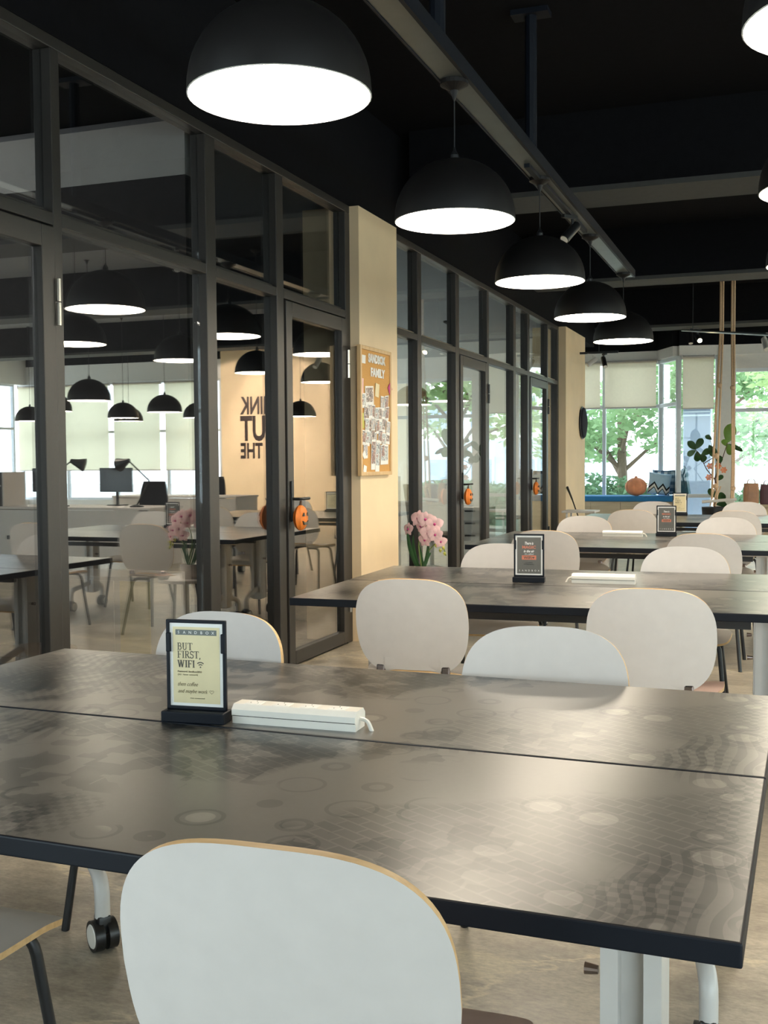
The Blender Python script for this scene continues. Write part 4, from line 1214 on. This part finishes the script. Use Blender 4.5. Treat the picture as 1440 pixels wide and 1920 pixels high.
for c, s, fc in (((-0.02, -0.01, 0.435), 0.062, (-0.3, -1, 0.3)), ((0.035, -0.03, 0.430), 0.058, (0.1, -1, 0.1)), ((0.09, -0.02, 0.40), 0.060, (0.4, -1, 0)), ((0.0, -0.02, 0.385), 0.045, (-0.5, -1, 0)), ((0.055, -0.04, 0.345), 0.060, (0.1, -1, -0.1)), ((0.10, -0.04, 0.335), 0.052, (0.3, -1, -0.1)), ((0.13, -0.02, 0.29), 0.045, (0.6, -1, -0.2)), ((-0.09, 0.0, 0.365), 0.048, (-0.6, -1, 0.1)), ((0.03, -0.03, 0.30), 0.05, (-0.2, -1, -0.1))):
    flower(c, s, fc)
for c in ((0.10, -0.02, 0.265), (0.125, -0.01, 0.235), (0.15, 0, 0.215), (0.145, -0.01, 0.25)):
    MB().lathe([(0.001, -0.014), (0.009, -0.004), (0.010, 0.004), (0.001, 0.014)], c, n=8).build('bud', M['bud'], t, True)
t = thing('shallow_dish', 'white shallow dish with a pink rim behind the second table', 'dish', (-2.02, 6.52, 0.52))
MB().lathe([(0.001, 0.0), (0.03, 0.0), (0.055, 0.03), (0.052, 0.03), (0.03, 0.006), (0.001, 0.006)], n=24).build('bowl', M['white'], t, True)
MB().lathe([(0.053, 0.029), (0.057, 0.031), (0.053, 0.033)], n=24).build('rim', M['coral'], t, True)

# ---------------------------------------------------------------- leaning stick, wall disc, small white table
t = thing('leaning_stick', 'thin dark stick with a thick grip leaning on the far column', 'stick', (-2.86, 15.3, 0))
MB().tube([(0.015, -0.12, 0.93), (0.045, 0.10, 0.75)], [0.018, 0.012], n=8).build('grip', M['black_metal'], t)
MB().tube([(0.045, 0.10, 0.75), (0.16, 0.85, 0.0)], [0.010, 0.007], n=8).build('shaft', M['black_metal'], t)
t = thing('wall_disc', 'round black woven disc hung on the side of the far column', 'wall decoration', (-2.87, 16.45, 1.86))
o = MB().lathe([(0.001, 0.0), (0.22, 0.0), (0.235, 0.02), (0.22, 0.05), (0.10, 0.075), (0.001, 0.08)], n=32).build('disc', M['navy'], t, True); o.rotation_euler = (0, PI / 2, 0)
o = MB().lathe([(0.225, 0.012), (0.245, 0.02), (0.225, 0.03)], n=32).build('rim', M['black_metal'], t, True); o.rotation_euler = (0, PI / 2, 0)
t = thing('side_table', 'small white side table beside the far column', 'side table', (-2.45, 14.0, 0))
MB().box((0, 0, 0.655), (0.42, 0.42, 0.025), bev=0.006).build('top', M['white'], t)
for sx in (-1, 1):
    for sy in (-1, 1): MB().tube([(sx * 0.18, sy * 0.18, 0), (sx * 0.15, sy * 0.15, 0.645)], 0.013, n=8).build('leg', M['white_metal'], t)

# ---------------------------------------------------------------- window seat
t = thing('window_seat', 'pale wood window seat with a blue pad in the far bay', 'bench', (-2.60, 18.95, 0))
MB().box((0, 0.05, 0.32), (2.0, 0.66, 0.56), bev=0.004).build('base', M['oak'], t)
for i in range(4): MB().box((-0.75 + 0.5 * i, -0.29, 0.33), (0.492, 0.02, 0.52), bev=0.003).build('front_panel', M['oak'], t)
MB().box((0, -0.24, 0.02), (1.96, 0.02, 0.04)).build('plinth', M['frame'], t)
MB().box((0, 0.02, 0.645), (2.0, 0.66, 0.09), bev=0.02).build('seat_pad', M['blue'], t)
t = thing('window_seat', 'second window seat under the right hand window, holding the bags', 'bench', (0.05, 18.3, 0))
MB().box((0, 0.06, 0.28), (1.7, 0.6, 0.52), bev=0.004).build('base', M['oak'], t)
for i in range(3): MB().box((-0.56 + 0.56 * i, -0.25, 0.29), (0.55, 0.02, 0.48), bev=0.003).build('front_panel', M['oak'], t)
MB().box((0, 0.04, 0.565), (1.7, 0.62, 0.05), bev=0.01).build('top_board', M['oak'], t)
# pumpkin cushion
t = thing('pumpkin_cushion', 'round orange ribbed pumpkin cushion on the blue window seat', 'cushion', (-2.36, 18.80, 0.692))
n = 48; V = []; F = []
for i in range(13):
    a = -PI / 2 + PI * i / 12
    for q in range(n):
        th = 2 * PI * q / n; ff = 1 - 0.09 * (1 - abs(math.sin(th * 4)) ** 0.5)
        V.append((0.185 * math.cos(a) * ff * math.cos(th) + 0.0001 * math.cos(th), 0.185 * math.cos(a) * ff * math.sin(th), 0.155 + 0.155 * math.sin(a)))
for i in range(12):
    for q in range(n): F.append((i * n + q, i * n + (q + 1) % n, (i + 1) * n + (q + 1) % n, (i + 1) * n + q))
mb = MB(); mb.add(V, F); mb.build('body', M['coral'], t, True)
MB().lathe([(0.001, 0.0), (0.03, 0.0), (0.022, 0.03), (0.001, 0.034)], (0, 0, 0.30), n=10).build('stalk', M['coral'], t, True)
def pillow(name, label, loc, rot, w, h, d, m):
    t = thing(name, label, 'cushion', loc); t.rotation_euler = rot
    V = []; F = []; n = 14
    for sgn in (1, -1):
        for i in range(n + 1):
            for j in range(n + 1):
                u = -1 + 2 * i / n; v = -1 + 2 * j / n
                px = w / 2 * u * (1 - 0.06 * (1 - v * v) * 0 - 0.05 * abs(v) ** 3 * 0); 
                k = 1 - 0.07 * (1 - abs(u)) * abs(v) ** 4 - 0.0
                V.append((w / 2 * u * (1 - 0.07 * (1 - v * v) * abs(u) ** 6), sgn * d / 2 * ((1 - u ** 4) * (1 - v ** 4)) ** 0.5, h / 2 + h / 2 * v * (1 - 0.07 * (1 - u * u) * abs(v) ** 6)))
    N2 = (n + 1) ** 2
    for s in range(2):
        for i in range(n):
            for j in range(n):
                a = s * N2 + i * (n + 1) + j; F.append((a, a + 1, a + n + 2, a + n + 1))
    mb = MB(); mb.add(V, F); me = mb.build('cover', m, t, True)
    return t
pc = pillow('chevron_cushion', 'pale blue cushion with a black and white zigzag on the window seat', (-2.00, 18.84, 0.705), (-0.20, 0.12, 0.15), 0.38, 0.38, 0.13, M['pale_blue'])
z1 = MB(); z2 = MB()
pts = [(-0.17, 0.05), (-0.085, 0.14), (-0.015, 0.03), (0.055, 0.12), (0.12, 0.03), (0.17, 0.09)]
def puff(u, v, w=0.38, h=0.38, d=0.13): 
    uu, vv = u / (w / 2), (v - h / 2) / (h / 2)
    return -d / 2 * (max(0, (1 - uu ** 4) * (1 - vv ** 4))) ** 0.5
def zig(mb, dz, wd, lift):
    P = []
    for a, b in zip(pts[:-1], pts[1:]):
        for i in range(6): P.append((a[0] + (b[0] - a[0]) * i / 6, a[1] + (b[1] - a[1]) * i / 6 + dz))
    P.append((pts[-1][0], pts[-1][1] + dz))
    V = []; F = []
    for (x, z) in P: 
        for s in (-1, 1): V.append((x, puff(x, max(0.012, z + s * wd)) - lift, max(0.008, z + s * wd)))
    for i in range(len(P) - 1): F.append((2 * i, 2 * i + 1, 2 * i + 3, 2 * i + 2))
    mb.add(V, F)
zig(z1, 0.055, 0.022, 0.004); zig(z1, -0.012, 0.016, 0.004); z1.build('black_zigzag', M['navy'], pc); zig(z2, 0.015, 0.024, 0.005); z2.build('white_zigzag', M['paper'], pc)
pillow('plaid_cushion', 'blue plaid cushion leaning behind the zigzag one', (-1.93, 19.05, 0.70), (-0.22, 0.0, -0.1), 0.42, 0.44, 0.13, M['plaid'])
t = thing('backrest_wedge', 'dark teal wedge bolster at the right end of the window seat', 'cushion', (-1.61, 18.95, 0.692))
MB().prism([(-0.14, 0), (0.12, 0), (0.05, 0.46), (0.0, 0.46)], -0.22, 0.22, 0, 'XZ').build('body', M['teal'], t)
MB().tube([(0.02, -0.05, 0.46), (0.025, 0.0, 0.50), (0.03, 0.05, 0.46)], 0.008, n=6).build('handle', M['teal'], t)

# bags
def bag(name, label, loc, w, h, d, m, rz=0.0):
    t = thing(name, label, 'bag', loc, rz)
    mb = MB(); V = []; F = []; n = 20
    for i, (s, z) in enumerate(((0.92, 0), (1.0, 0.04), (1.0, h * 0.6), (0.9, h))):
        for q in range(n):
            th = 2 * PI * q / n
            cx_, cy_ = math.cos(th), math.sin(th)
            V.append((w / 2 * s * math.copysign(abs(cx_) ** 0.4, cx_), d / 2 * s * (1 if i < 3 else 0.4) * math.copysign(abs(cy_) ** 0.5, cy_), z))
    for i in range(3):
        for q in range(n): F.append((i * n + q, i * n + (q + 1) % n, (i + 1) * n + (q + 1) % n, (i + 1) * n + q))
    F.append(tuple(range(n))[::-1]); F.append(tuple(3 * n + q for q in range(n)))
    mb.add(V, F); mb.build('body', m, t, True)
    for s in (-1, 1):
        MB().tube(fillet([(-w * 0.25, s * d * 0.15, h * 0.97), (-w * 0.2, s * d * 0.15, h + 0.06), (w * 0.2, s * d * 0.15, h + 0.06), (w * 0.25, s * d * 0.15, h * 0.97)], 0.05), 0.007, n=6).build('handle', m, t, True)
    MB().box((-w * 0.18, -d / 2 - 0.002, h * 0.45), (0.012, 0.008, h * 0.8)).build('seam', m, t)
bag('leather_bag', 'brown leather tote bag on the right window seat', (-0.50, 18.16, 0.591), 0.24, 0.33, 0.14, M['brown_leather'], 0.1)
bag('leather_bag', 'plum leather tote bag at the right edge on the window seat', (-0.26, 18.18, 0.591), 0.22, 0.31, 0.14, M['plum_leather'], -0.1)
t = thing('plastic_bag', 'clear crumpled plastic bag behind the brown leather bag', 'bag', (-0.48, 18.40, 0.591))
mb = MB(); V = []; F = []; n = 14; r3 = random.Random(9)
for i, (s, z) in enumerate(((0.8, 0), (1.0, 0.1), (1.0, 0.3), (0.85, 0.42), (0.3, 0.45))):
    for q in range(n):
        th = 2 * PI * q / n; V.append((0.14 * s * math.cos(th) + r3.uniform(-.012, .012), 0.09 * s * math.sin(th) + r3.uniform(-.012, .012), z + (r3.uniform(-.01, .01) if i else 0)))
for i in range(4):
    for q in range(n): F.append((i * n + q, i * n + (q + 1) % n, (i + 1) * n + (q + 1) % n, (i + 1) * n + q))
mb.add(V, F); mb.build('film', M['plastic_clear'], t)

# ---------------------------------------------------------------- fig plant
t = thing('fig_plant', 'fiddle leaf fig with orange blossoms in a dark pot before the bay', 'plant', (-1.0, 17.3, 0))
MB().lathe([(0.001, 0.0), (0.15, 0.0), (0.19, 0.58), (0.17, 0.58), (0.16, 0.54), (0.001, 0.54)], n=28).build('pot', M['pot'], t, True)
MB().tube([(0, 0, 0.54), (0.03, 0, 0.85), (0.0, 0, 1.0), (0.05, 0, 1.15)], [0.018, 0.015, 0.013, 0.010], n=8).build('stem', M['stem'], t, True)
MB().tube([(0.0, 0, 1.0), (-0.12, 0, 1.15), (-0.20, 0, 1.32), (-0.28, 0, 1.45)], [0.010, 0.008, 0.006, 0.004], n=6).build('branch', M['stem'], t, True)
MB().tube([(-0.16, 0, 1.24), (-0.02, 0, 1.33), (0.0, 0, 1.36)], [0.008, 0.006, 0.004], n=6).build('branch', M['stem'], t, True)
MB().tube([(0.05, 0, 1.15), (0.12, 0, 1.35), (0.18, 0, 1.55)], [0.010, 0.007, 0.005], n=6).build('branch', M['stem'], t, True)
MB().tube([(-0.02, 0, 1.33), (-0.06, 0, 1.55), (-0.09, 0, 1.68)], [0.006, 0.004, 0.003], n=6).build('branch', M['stem'], t, True)
def fig_leaf(base, tip, w, m):
    base, tip = Vector(base), Vector(tip); d = tip - base; side = d.cross(Vector((0, 1, 0.25))).normalized(); nn = side.cross(d).normalized()
    V = []; F = []; n = 9
    for i in range(n + 1):
        s = i / n; ww = w * (math.sin(PI * s) ** 0.6 * (0.65 + 0.5 * s)) if 0 < s < 1 else 0.004
        p = base + d * s + nn * (0.10 * d.length * math.sin(PI * s))
        V += [p - side * ww + nn * ww * 0.25, p, p + side * ww + nn * ww * 0.25]
    for i in range(n): a = 3 * i; F += [(a, a + 1, a + 4, a + 3), (a + 1, a + 2, a + 5, a + 4)]
    mb = MB(); mb.add(V, F); mb.build('leaf', M[m], t, True)
for b, e, w, m in (((-0.28, 0, 1.45), (-0.40, 0, 1.58), 0.06, 'leaf'), ((-0.28, 0, 1.46), (-0.18, -0.04, 1.62), 0.06, 'leaf'), ((-0.28, 0, 1.44), (-0.40, -0.05, 1.36), 0.05, 'leaf'), ((-0.26, 0, 1.43), (-0.25, -0.06, 1.27), 0.06, 'leaf'), ((-0.22, 0, 1.38), (-0.14, -0.05, 1.27), 0.06, 'leaf'), ((-0.2, 0, 1.36), (-0.06, -0.05, 1.45), 0.055, 'leaf'), ((-0.09, 0, 1.52), (0.0, -0.03, 1.34), 0.07, 'leaf'), ((0.0, 0, 1.36), (0.10, -0.04, 1.26), 0.06, 'leaf'), ((-0.05, 0, 1.6), (-0.14, -0.03, 1.66), 0.04, 'leaf'), ((0.18, 0, 1.55), (0.24, -0.02, 1.84), 0.10, 'leaf2'), ((0.17, 0, 1.53), (0.25, -0.06, 1.37), 0.07, 'leaf2'), ((0.18, 0, 1.53), (0.40, -0.02, 1.42), 0.04, 'leaf'), ((0.16, 0, 1.5), (0.12, -0.05, 1.60), 0.05, 'leaf2'), ((0.0, 0, 0.72), (-0.08, -0.04, 0.86), 0.06, 'leaf'), ((0.02, 0, 0.70), (0.16, -0.05, 0.76), 0.07, 'leaf'), ((0.02, 0, 0.62), (0.18, -0.06, 0.62), 0.05, 'leaf'), ((0.04, 0, 0.98), (0.12, -0.03, 1.06), 0.04, 'leaf')):
    fig_leaf(b, e, w, m)
for c in ((-0.085, -0.02, 1.03), (0.13, -0.02, 1.14), (-0.07, -0.02, 1.20), (0.05, -0.03, 1.2)):
    f = MB()
    for k in range(6):
        a = 2 * PI * k / 6; f.add([c, (c[0] + 0.035 * math.cos(a) - 0.018 * math.sin(a), c[1] - 0.02, c[2] + 0.035 * math.sin(a) + 0.018 * math.cos(a)), (c[0] + 0.055 * math.cos(a), c[1] - 0.012, c[2] + 0.055 * math.sin(a)), (c[0] + 0.035 * math.cos(a) + 0.018 * math.sin(a), c[1] - 0.02, c[2] + 0.035 * math.sin(a) - 0.018 * math.cos(a))], [(0, 1, 2, 3)])
    f.build('blossom', M['coral'], t)

# ---------------------------------------------------------------- hanging macrame ropes
t = thing('macrame_hanger', 'long cotton rope hanger with a white bar before the fig plant', 'hanger', (-0.79, 15.9, 3.95))
for k, (x0, x1) in enumerate(((-0.065, -0.155), (-0.035, -0.09), (0.085, 0.105), (0.115, 0.125))):
    MB().tube([(x0, 0, 0), (x0, 0, -0.9), (x0 + (x1 - x0) * 0.35, 0, -1.5), (x1, 0, -2.75), (x1 - 0.01, 0, -3.20)], 0.016 if k % 2 == 0 else 0.014, n=8).build('rope', M['rope'], t, True)
for x, z in ((-0.075, -1.62), (0.10, -1.66), (-0.11, -2.6), (0.115, -3.05), (-0.12, -3.02)):
    MB().lathe([(0.001, -0.045), (0.032, -0.02), (0.036, 0.015), (0.001, 0.045)], (x, 0, z), n=10).build('knot', M['rope'], t, True)
for x in (-0.16, -0.12, -0.09):
    MB().tube([(x + 0.04, 0, -3.02), (x, 0, -3.15), (x - 0.03, 0, -3.30)], 0.010, n=6).build('fringe', M['rope'], t, True)
MB().tube([(-0.30, 0, -3.24), (0.16, 0, -3.20)], 0.022, n=10).build('bar', M['white_metal'], t)

# ---------------------------------------------------------------- roller blinds
def blind(p, q, ztop, zbot, label, off=0.12, m='blind', group=None):
    p = Vector((*p, 0)); q = Vector((*q, 0)); d = q - p; mid = (p + q) / 2; L = d.length
    t = thing('roller_blind', label, 'blind', (mid.x, mid.y, 0), math.atan2(d.y, d.x), group)
    MB().tube([(-L / 2, -off, ztop), (L / 2, -off, ztop)], 0.028, n=14).build('roller', M['white'], t, True)
    MB().box((0, -off - 0.027, (ztop + zbot) / 2), (L - 0.03, 0.003, ztop - zbot)).build('fabric', M[m], t)
    MB().box((0, -off - 0.027, zbot), (L - 0.02, 0.012, 0.022), bev=0.003).build('hem_bar', M['white'], t)
    for s in (-1, 1): MB().box((s * (L / 2 - 0.004), -off, ztop + 0.005), (0.012, 0.07, 0.07), bev=0.002).build('bracket', M['white'], t)
    return t
blind((-3.92, 19.4), (-3.02, 19.4), 2.985, 2.20, 'cream roller blind half lowered over the leftmost bay window')
blind((-2.97, 19.4), (-2.07, 19.4), 2.985, 2.20, 'cream roller blind half lowered, second from the left in the bay')
blind((-1.63, 18.66), (-1.12, 18.78), 2.965, 2.13, 'short cream roller blind over the narrow window by the ropes', 0.11)
for k in range(4):
    x0 = 5.08 + 1.275 * k
    blind((x0 + 0.05, YF), (x0 + 1.22, YF), 3.0, 1.15, 'cream roller blind of the open office, seen mirrored in the glass', 0.06, 'blind_bright', 'roller blinds mirrored in the glass')
for k in range(6):
    for j in range(3):
        if k in (0,) or (k == 5 and j == 2): continue
        yb = -2.0 + 4.0 * k - 1.3 + 1.3 * j
        blind((9.93, yb + 0.6), (9.93, yb - 0.6), 3.02, 1.1 if j != 1 else 1.3, 'beige roller blind on the long right wall, seen mirrored in the glass', 0.06, 'blind_bright', 'roller blinds mirrored in the glass')
for k in range(6):
    yb = 9.03 + 1.467 * k
    if k in (1, 4): continue
    blind((-8.03, yb - 0.70), (-8.03, yb + 0.70), 2.85, 1.2, 'cream roller blind inside the glazed office', 0.06, 'blind_bright', 'roller blinds inside the glazed office')

# ---------------------------------------------------------------- lettered wall, seen mirrored
t = thing('wall_lettering', 'dark brown capital lettering on the far cream wall, mirrored in the glass', 'lettering', (3.62, YF - 0.004, 0.20))
def wall_word(w, z, h, fit, x=0.0):
    mb = MB(); text_into(mb, w, h / 0.69, x, z, 0, 0, bold=h * 0.045, fit=fit)
    mb.build('word', M['letters'], t)
wall_word('THINK', 2.10, 0.34, 0.94); wall_word('OUT', 1.56, 0.48, 0.94); wall_word('OF THE', 1.19, 0.30, 0.94)

# ---------------------------------------------------------------- open office desks (seen mirrored in the glass)
MG = 'desks mirrored in the glass'
def desk(loc, w, d, label, rz=0.0, m='white', top='white', group=None):
    t = thing('desk', label, 'desk', loc, rz, group)
    MB().box((0, 0, 0.735), (w, d, 0.03), bev=0.004).build('top', M[top], t)
    MB().box((0, -d / 2 + 0.03, 0.40), (w - 0.06, 0.025, 0.62)).build('modesty_panel', M[m], t)
    for s in (-1, 1): MB().box((s * (w / 2 - 0.03), 0, 0.36), (0.04, d - 0.06, 0.72)).build('side_panel', M[m], t)
    return t
desk((2.6, 12.2, 0), 2.4, 0.8, 'white desk with closed front in the open office, mirrored in the glass', group=MG)
desk((5.35, 12.2, 0), 2.4, 0.8, 'white desk with closed front in the open office, mirrored in the glass', group=MG)
desk((3.6, 16.4, 0), 2.4, 0.8, 'white desk near the lettered wall, mirrored in the glass', group=MG)
def desk_lamp(loc, rz, label):
    t = thing('desk_lamp', label, 'lamp', loc, rz, 'desk lamps mirrored in the glass')
    MB().lathe([(0.001, 0), (0.09, 0), (0.09, 0.015), (0.02, 0.03), (0.001, 0.03)], n=20).build('base', M['black_metal'], t)
    MB().tube([(0, 0, 0.02), (-0.22, 0, 0.34)], 0.010, n=6).build('lower_arm', M['black_metal'], t)
    MB().tube([(-0.22, 0, 0.34), (0.14, 0, 0.60)], 0.010, n=6).build('upper_arm', M['black_metal'], t)
    MB().tube([(0.12, 0, 0.60), (0.20, 0, 0.57), (0.30, 0, 0.54)], [0.025, 0.05, 0.09], n=14).build('head', M['black_metal'], t, True)
for x, y, rz in ((1.75, 12.05, 0.2), (2.85, 12.0, 2.8), (4.55, 12.0, 0.0), (5.9, 12.0, 3.0)):
    desk_lamp((x, y, 0.75), rz, 'black jointed desk lamp on a white desk, mirrored in the glass')
def monitor(loc, rz, label, group=None):
    t = thing('monitor', label, 'monitor', loc, rz, group)
    MB().box((0, 0, 0.34), (0.54, 0.03, 0.32), bev=0.006).build('screen', M['screen'], t)
    MB().tube([(0, 0.02, 0.01), (0, 0.02, 0.25)], 0.02, n=10).build('stand', M['black_metal'], t)
    MB().box((0, 0.02, 0.006), (0.22, 0.18, 0.012), bev=0.004).build('foot', M['black_metal'], t)
for x, rz in ((2.3, 0.1), (3.4, -0.1), (5.2, 0.1)): monitor((x, 12.42, 0.75), rz, 'black monitor on a white desk, mirrored in the glass', 'monitors mirrored in the glass')
def office_chair(loc, rz, label, group=None):
    t = thing('office_chair', label, 'chair', loc, rz, group)
    MB().box((0, 0, 0.47), (0.48, 0.46, 0.07), bev=0.025).build('seat', M['mesh_black'], t, True)
    V = []; F = []
    for i in range(9):
        for j in range(7):
            u = -1 + 2 * j / 6; z = 0.55 + 0.5 * i / 8; w = 0.23 * (1 - 0.25 * (i / 8) ** 3)
            for o in (0, -0.025): V.append((w * u, -0.24 - 0.06 * (i / 8) + 0.05 * u * u + o, z))
    for i in range(8):
        for j in range(6):
            a = 2 * (i * 7 + j); F += [(a, a + 2, a + 16, a + 14), (a + 1, a + 15, a + 17, a + 3)]
    for i in range(8):
        for j in (0, 6): a = 2 * (i * 7 + j); F.append((a, a + 14, a + 15, a + 1))
    for j in range(6):
        for i in (0, 8): a = 2 * (i * 7 + j); F.append((a, a + 1, a + 3, a + 2))
    mb = MB(); mb.add(V, F); mb.build('backrest', M['mesh_black'], t, True)
    MB().tube([(0, -0.2, 0.45), (0, -0.27, 0.6)], 0.02, n=8).build('back_arm', M['black_metal'], t)
    MB().tube([(0, 0, 0.10), (0, 0, 0.44)], 0.025, n=12).build('column', M['black_metal'], t)
    for k in range(5):
        a = 2 * PI * k / 5 + 0.3
        l = MB().tube([(0, 0, 0.12), (0.27 * math.cos(a), 0.27 * math.sin(a), 0.075)], [0.022, 0.014], n=8).build('leg', M['black_metal'], t)
        MB().tube([(0.27 * math.cos(a) - 0.02, 0.27 * math.sin(a), 0.028), (0.27 * math.cos(a) + 0.02, 0.27 * math.sin(a), 0.028)], 0.028, n=12).build('caster', M['rubber'], l, True)
    return t
for x, y in ((2.3, 13.1), (5.2, 13.1), (3.6, 17.2)): office_chair((x, y, 0), PI, 'black office chair behind a white desk, mirrored in the glass', 'office chairs mirrored in the glass')
t = thing('desk_cabinet', 'dark tower cabinet with a white side on the desk row, mirrored in the glass', 'cabinet', (3.97, 12.2, 0))
MB().box((0, 0, 0.60), (0.26, 0.45, 1.20), bev=0.004).build('body', M['dark_wall'], t)
MB().box((-0.14, 0, 0.60), (0.02, 0.45, 1.20)).build('white_side', M['white'], t)
for z in (0.3, 0.7, 1.02): MB().box((0, -0.23, z), (0.22, 0.015, 0.02)).build('handle', M['steel'], t)

# ---------------------------------------------------------------- things inside the glazed rooms
t = thing('meeting_table', 'brown meeting table behind the large left glass pane', 'table', (-4.95, 4.5, 0))
MB().box((0, 0, 0.735), (1.7, 0.85, 0.04), bev=0.006).build('top', M['brown'], t)
for sx in (-1, 1): MB().box((sx * 0.65, 0, 0.36), (0.08, 0.5, 0.72), bev=0.01).build('leg', M['brown'], t)
o = thing('red_folder', 'slim red folder lying on the brown meeting table', 'folder', (-4.35, 4.5, 0.755), 0.25)
MB().box((0, 0, 0.008), (0.36, 0.26, 0.016), bev=0.003).build('cover', M['red'], o)
MB().box((0.0, 0.004, 0.008), (0.362, 0.25, 0.008)).build('pages', M['paper'], o)
t = thing('round_low_table', 'low round dark table behind the large left glass pane', 'table', (-3.62, 4.62, 0))
MB().lathe([(0.001, 0.34), (0.22, 0.34), (0.22, 0.37), (0.001, 0.37)], n=32).build('top', M['brown'], t)
MB().tube([(0, 0, 0.02), (0, 0, 0.34)], 0.03, n=12).build('post', M['black_metal'], t)
MB().lathe([(0.001, 0), (0.17, 0), (0.17, 0.015), (0.001, 0.03)], n=32).build('foot', M['black_metal'], t)
t = thing('low_cabinet', 'white low cabinet with a cream end behind the large left glass pane', 'cabinet', (-3.45, 5.12, 0))
MB().box((0, 0, 0.37), (0.66, 0.36, 0.70), bev=0.004).build('body', M['white'], t)
MB().box((0.24, -0.185, 0.37), (0.18, 0.012, 0.66)).build('door', M['card_tan'], t)
MB().box((-0.12, -0.185, 0.37), (0.46, 0.012, 0.66)).build('door', M['white'], t)
t = thing('side_desk', 'narrow dark desk behind the leftmost glass door', 'desk', (-4.0, 3.65, 0))
MB().box((0, 0, 0.66), (0.9, 0.5, 0.035), bev=0.004).build('top', M['dark_wall'], t)
for sx in (-1, 1): MB().box((sx * 0.4, 0, 0.32), (0.05, 0.45, 0.64)).build('leg', M['white_metal'], t)
o = thing('remote_box', 'small white remote box on the dark desk behind the leftmost door', 'box', (-3.85, 3.62, 0.678), 0.1)
MB().box((0, 0, 0.012), (0.16, 0.06, 0.024), bev=0.005).build('body', M['white_plastic'], o)
for k in range(3): MB().box((-0.04 + 0.04 * k, 0, 0.0245), (0.02, 0.03, 0.003)).build('button', M['paper'], o)
office_chair((-3.75, 11.8, 0), -1.2, 'dark mesh office chair behind the pane right of the orchid', None)
t = thing('bookcase', 'pale open shelf with boxes just past the cream column', 'shelf', (-3.62, 9.35, 0))
for z in (0.02, 0.45, 0.80, 1.15): MB().box((0, 0, z), (0.55, 0.34, 0.025)).build('shelf_board', M['white'], t)
for s in (-1, 1): MB().box((s * 0.285, 0, 0.59), (0.02, 0.34, 1.18)).build('side_panel', M['white'], t)
k = 0
for z, xs in ((0.0325, (-0.14, 0.13)), (0.4625, (-0.13, 0.15)), (0.8125, (-0.15, 0.1)), (1.1625, (0.05,))):
    for x in xs:
        k += 1
        lv = {0.0325: 'bottom', 0.4625: 'second', 0.8125: 'third', 1.1625: 'top'}[z]
        o = thing('carton', 'cardboard carton on the %s board of the shelf, %s' % (lv, 'nearer the column' if x < 0 else 'away from the column'), 'box', (-3.62 + x, 9.35, z), 0, 'cartons on the office shelf')
        h = 0.24 - 0.02 * (k % 3)
        MB().box((0, 0, h / 2), (0.22, 0.26, h), bev=0.004).build('body', M['cardboard' if k % 2 else 'white'], o)
        MB().box((0, -0.131, h * 0.6), (0.10, 0.003, 0.06)).build('paper_label', M['paper'], o)
t = thing('bottle_print', 'white upright panel with a dark bottle picture by the orchid', 'picture', (-3.32, 9.02, 0.40))
MB().box((0, 0, 0.30), (0.24, 0.02, 0.60)).build('board', M['paper'], t)
MB().prism([(-0.04, 0.05), (0.04, 0.05), (0.04, 0.32), (0.015, 0.40), (0.015, 0.52), (-0.015, 0.52), (-0.015, 0.40), (-0.04, 0.32)], -0.014, -0.011, 0, 'XZ').build('bottle_print', M['frame'], t)
MB().box((0, 0.05, -0.20), (0.24, 0.10, 0.40)).build('stand', M['white'], t)
t = thing('drawer_unit', 'white drawer unit with finger slots behind the middle glass door', 'drawers', (-3.85, 14.0, 0))
MB().box((0, 0, 0.35), (0.44, 0.46, 0.70), bev=0.004).build('body', M['white'], t)
for z in (0.12, 0.28, 0.44, 0.60):
    d = MB().box((0, -0.236, z), (0.42, 0.016, 0.145), bev=0.003).build('drawer', M['white'], t)
    MB().box((0, -0.246, z + 0.055), (0.14, 0.006, 0.022)).build('finger_slot', M['frame_dark'], d)
t = thing('storage_bin', 'pale grey translucent storage bin in the far glazed office', 'bin', (-3.6, 14.55, 0))
MB().lathe([(0.001, 0), (0.20, 0), (0.24, 0.52), (0.25, 0.52), (0.25, 0.55), (0.22, 0.55), (0.19, 0.02), (0.001, 0.02)], n=20).build('body', M['plastic_clear'], t, True)
MB().lathe([(0.238, 0.515), (0.262, 0.53), (0.238, 0.555)], n=20).build('rim', M['white'], t, True)
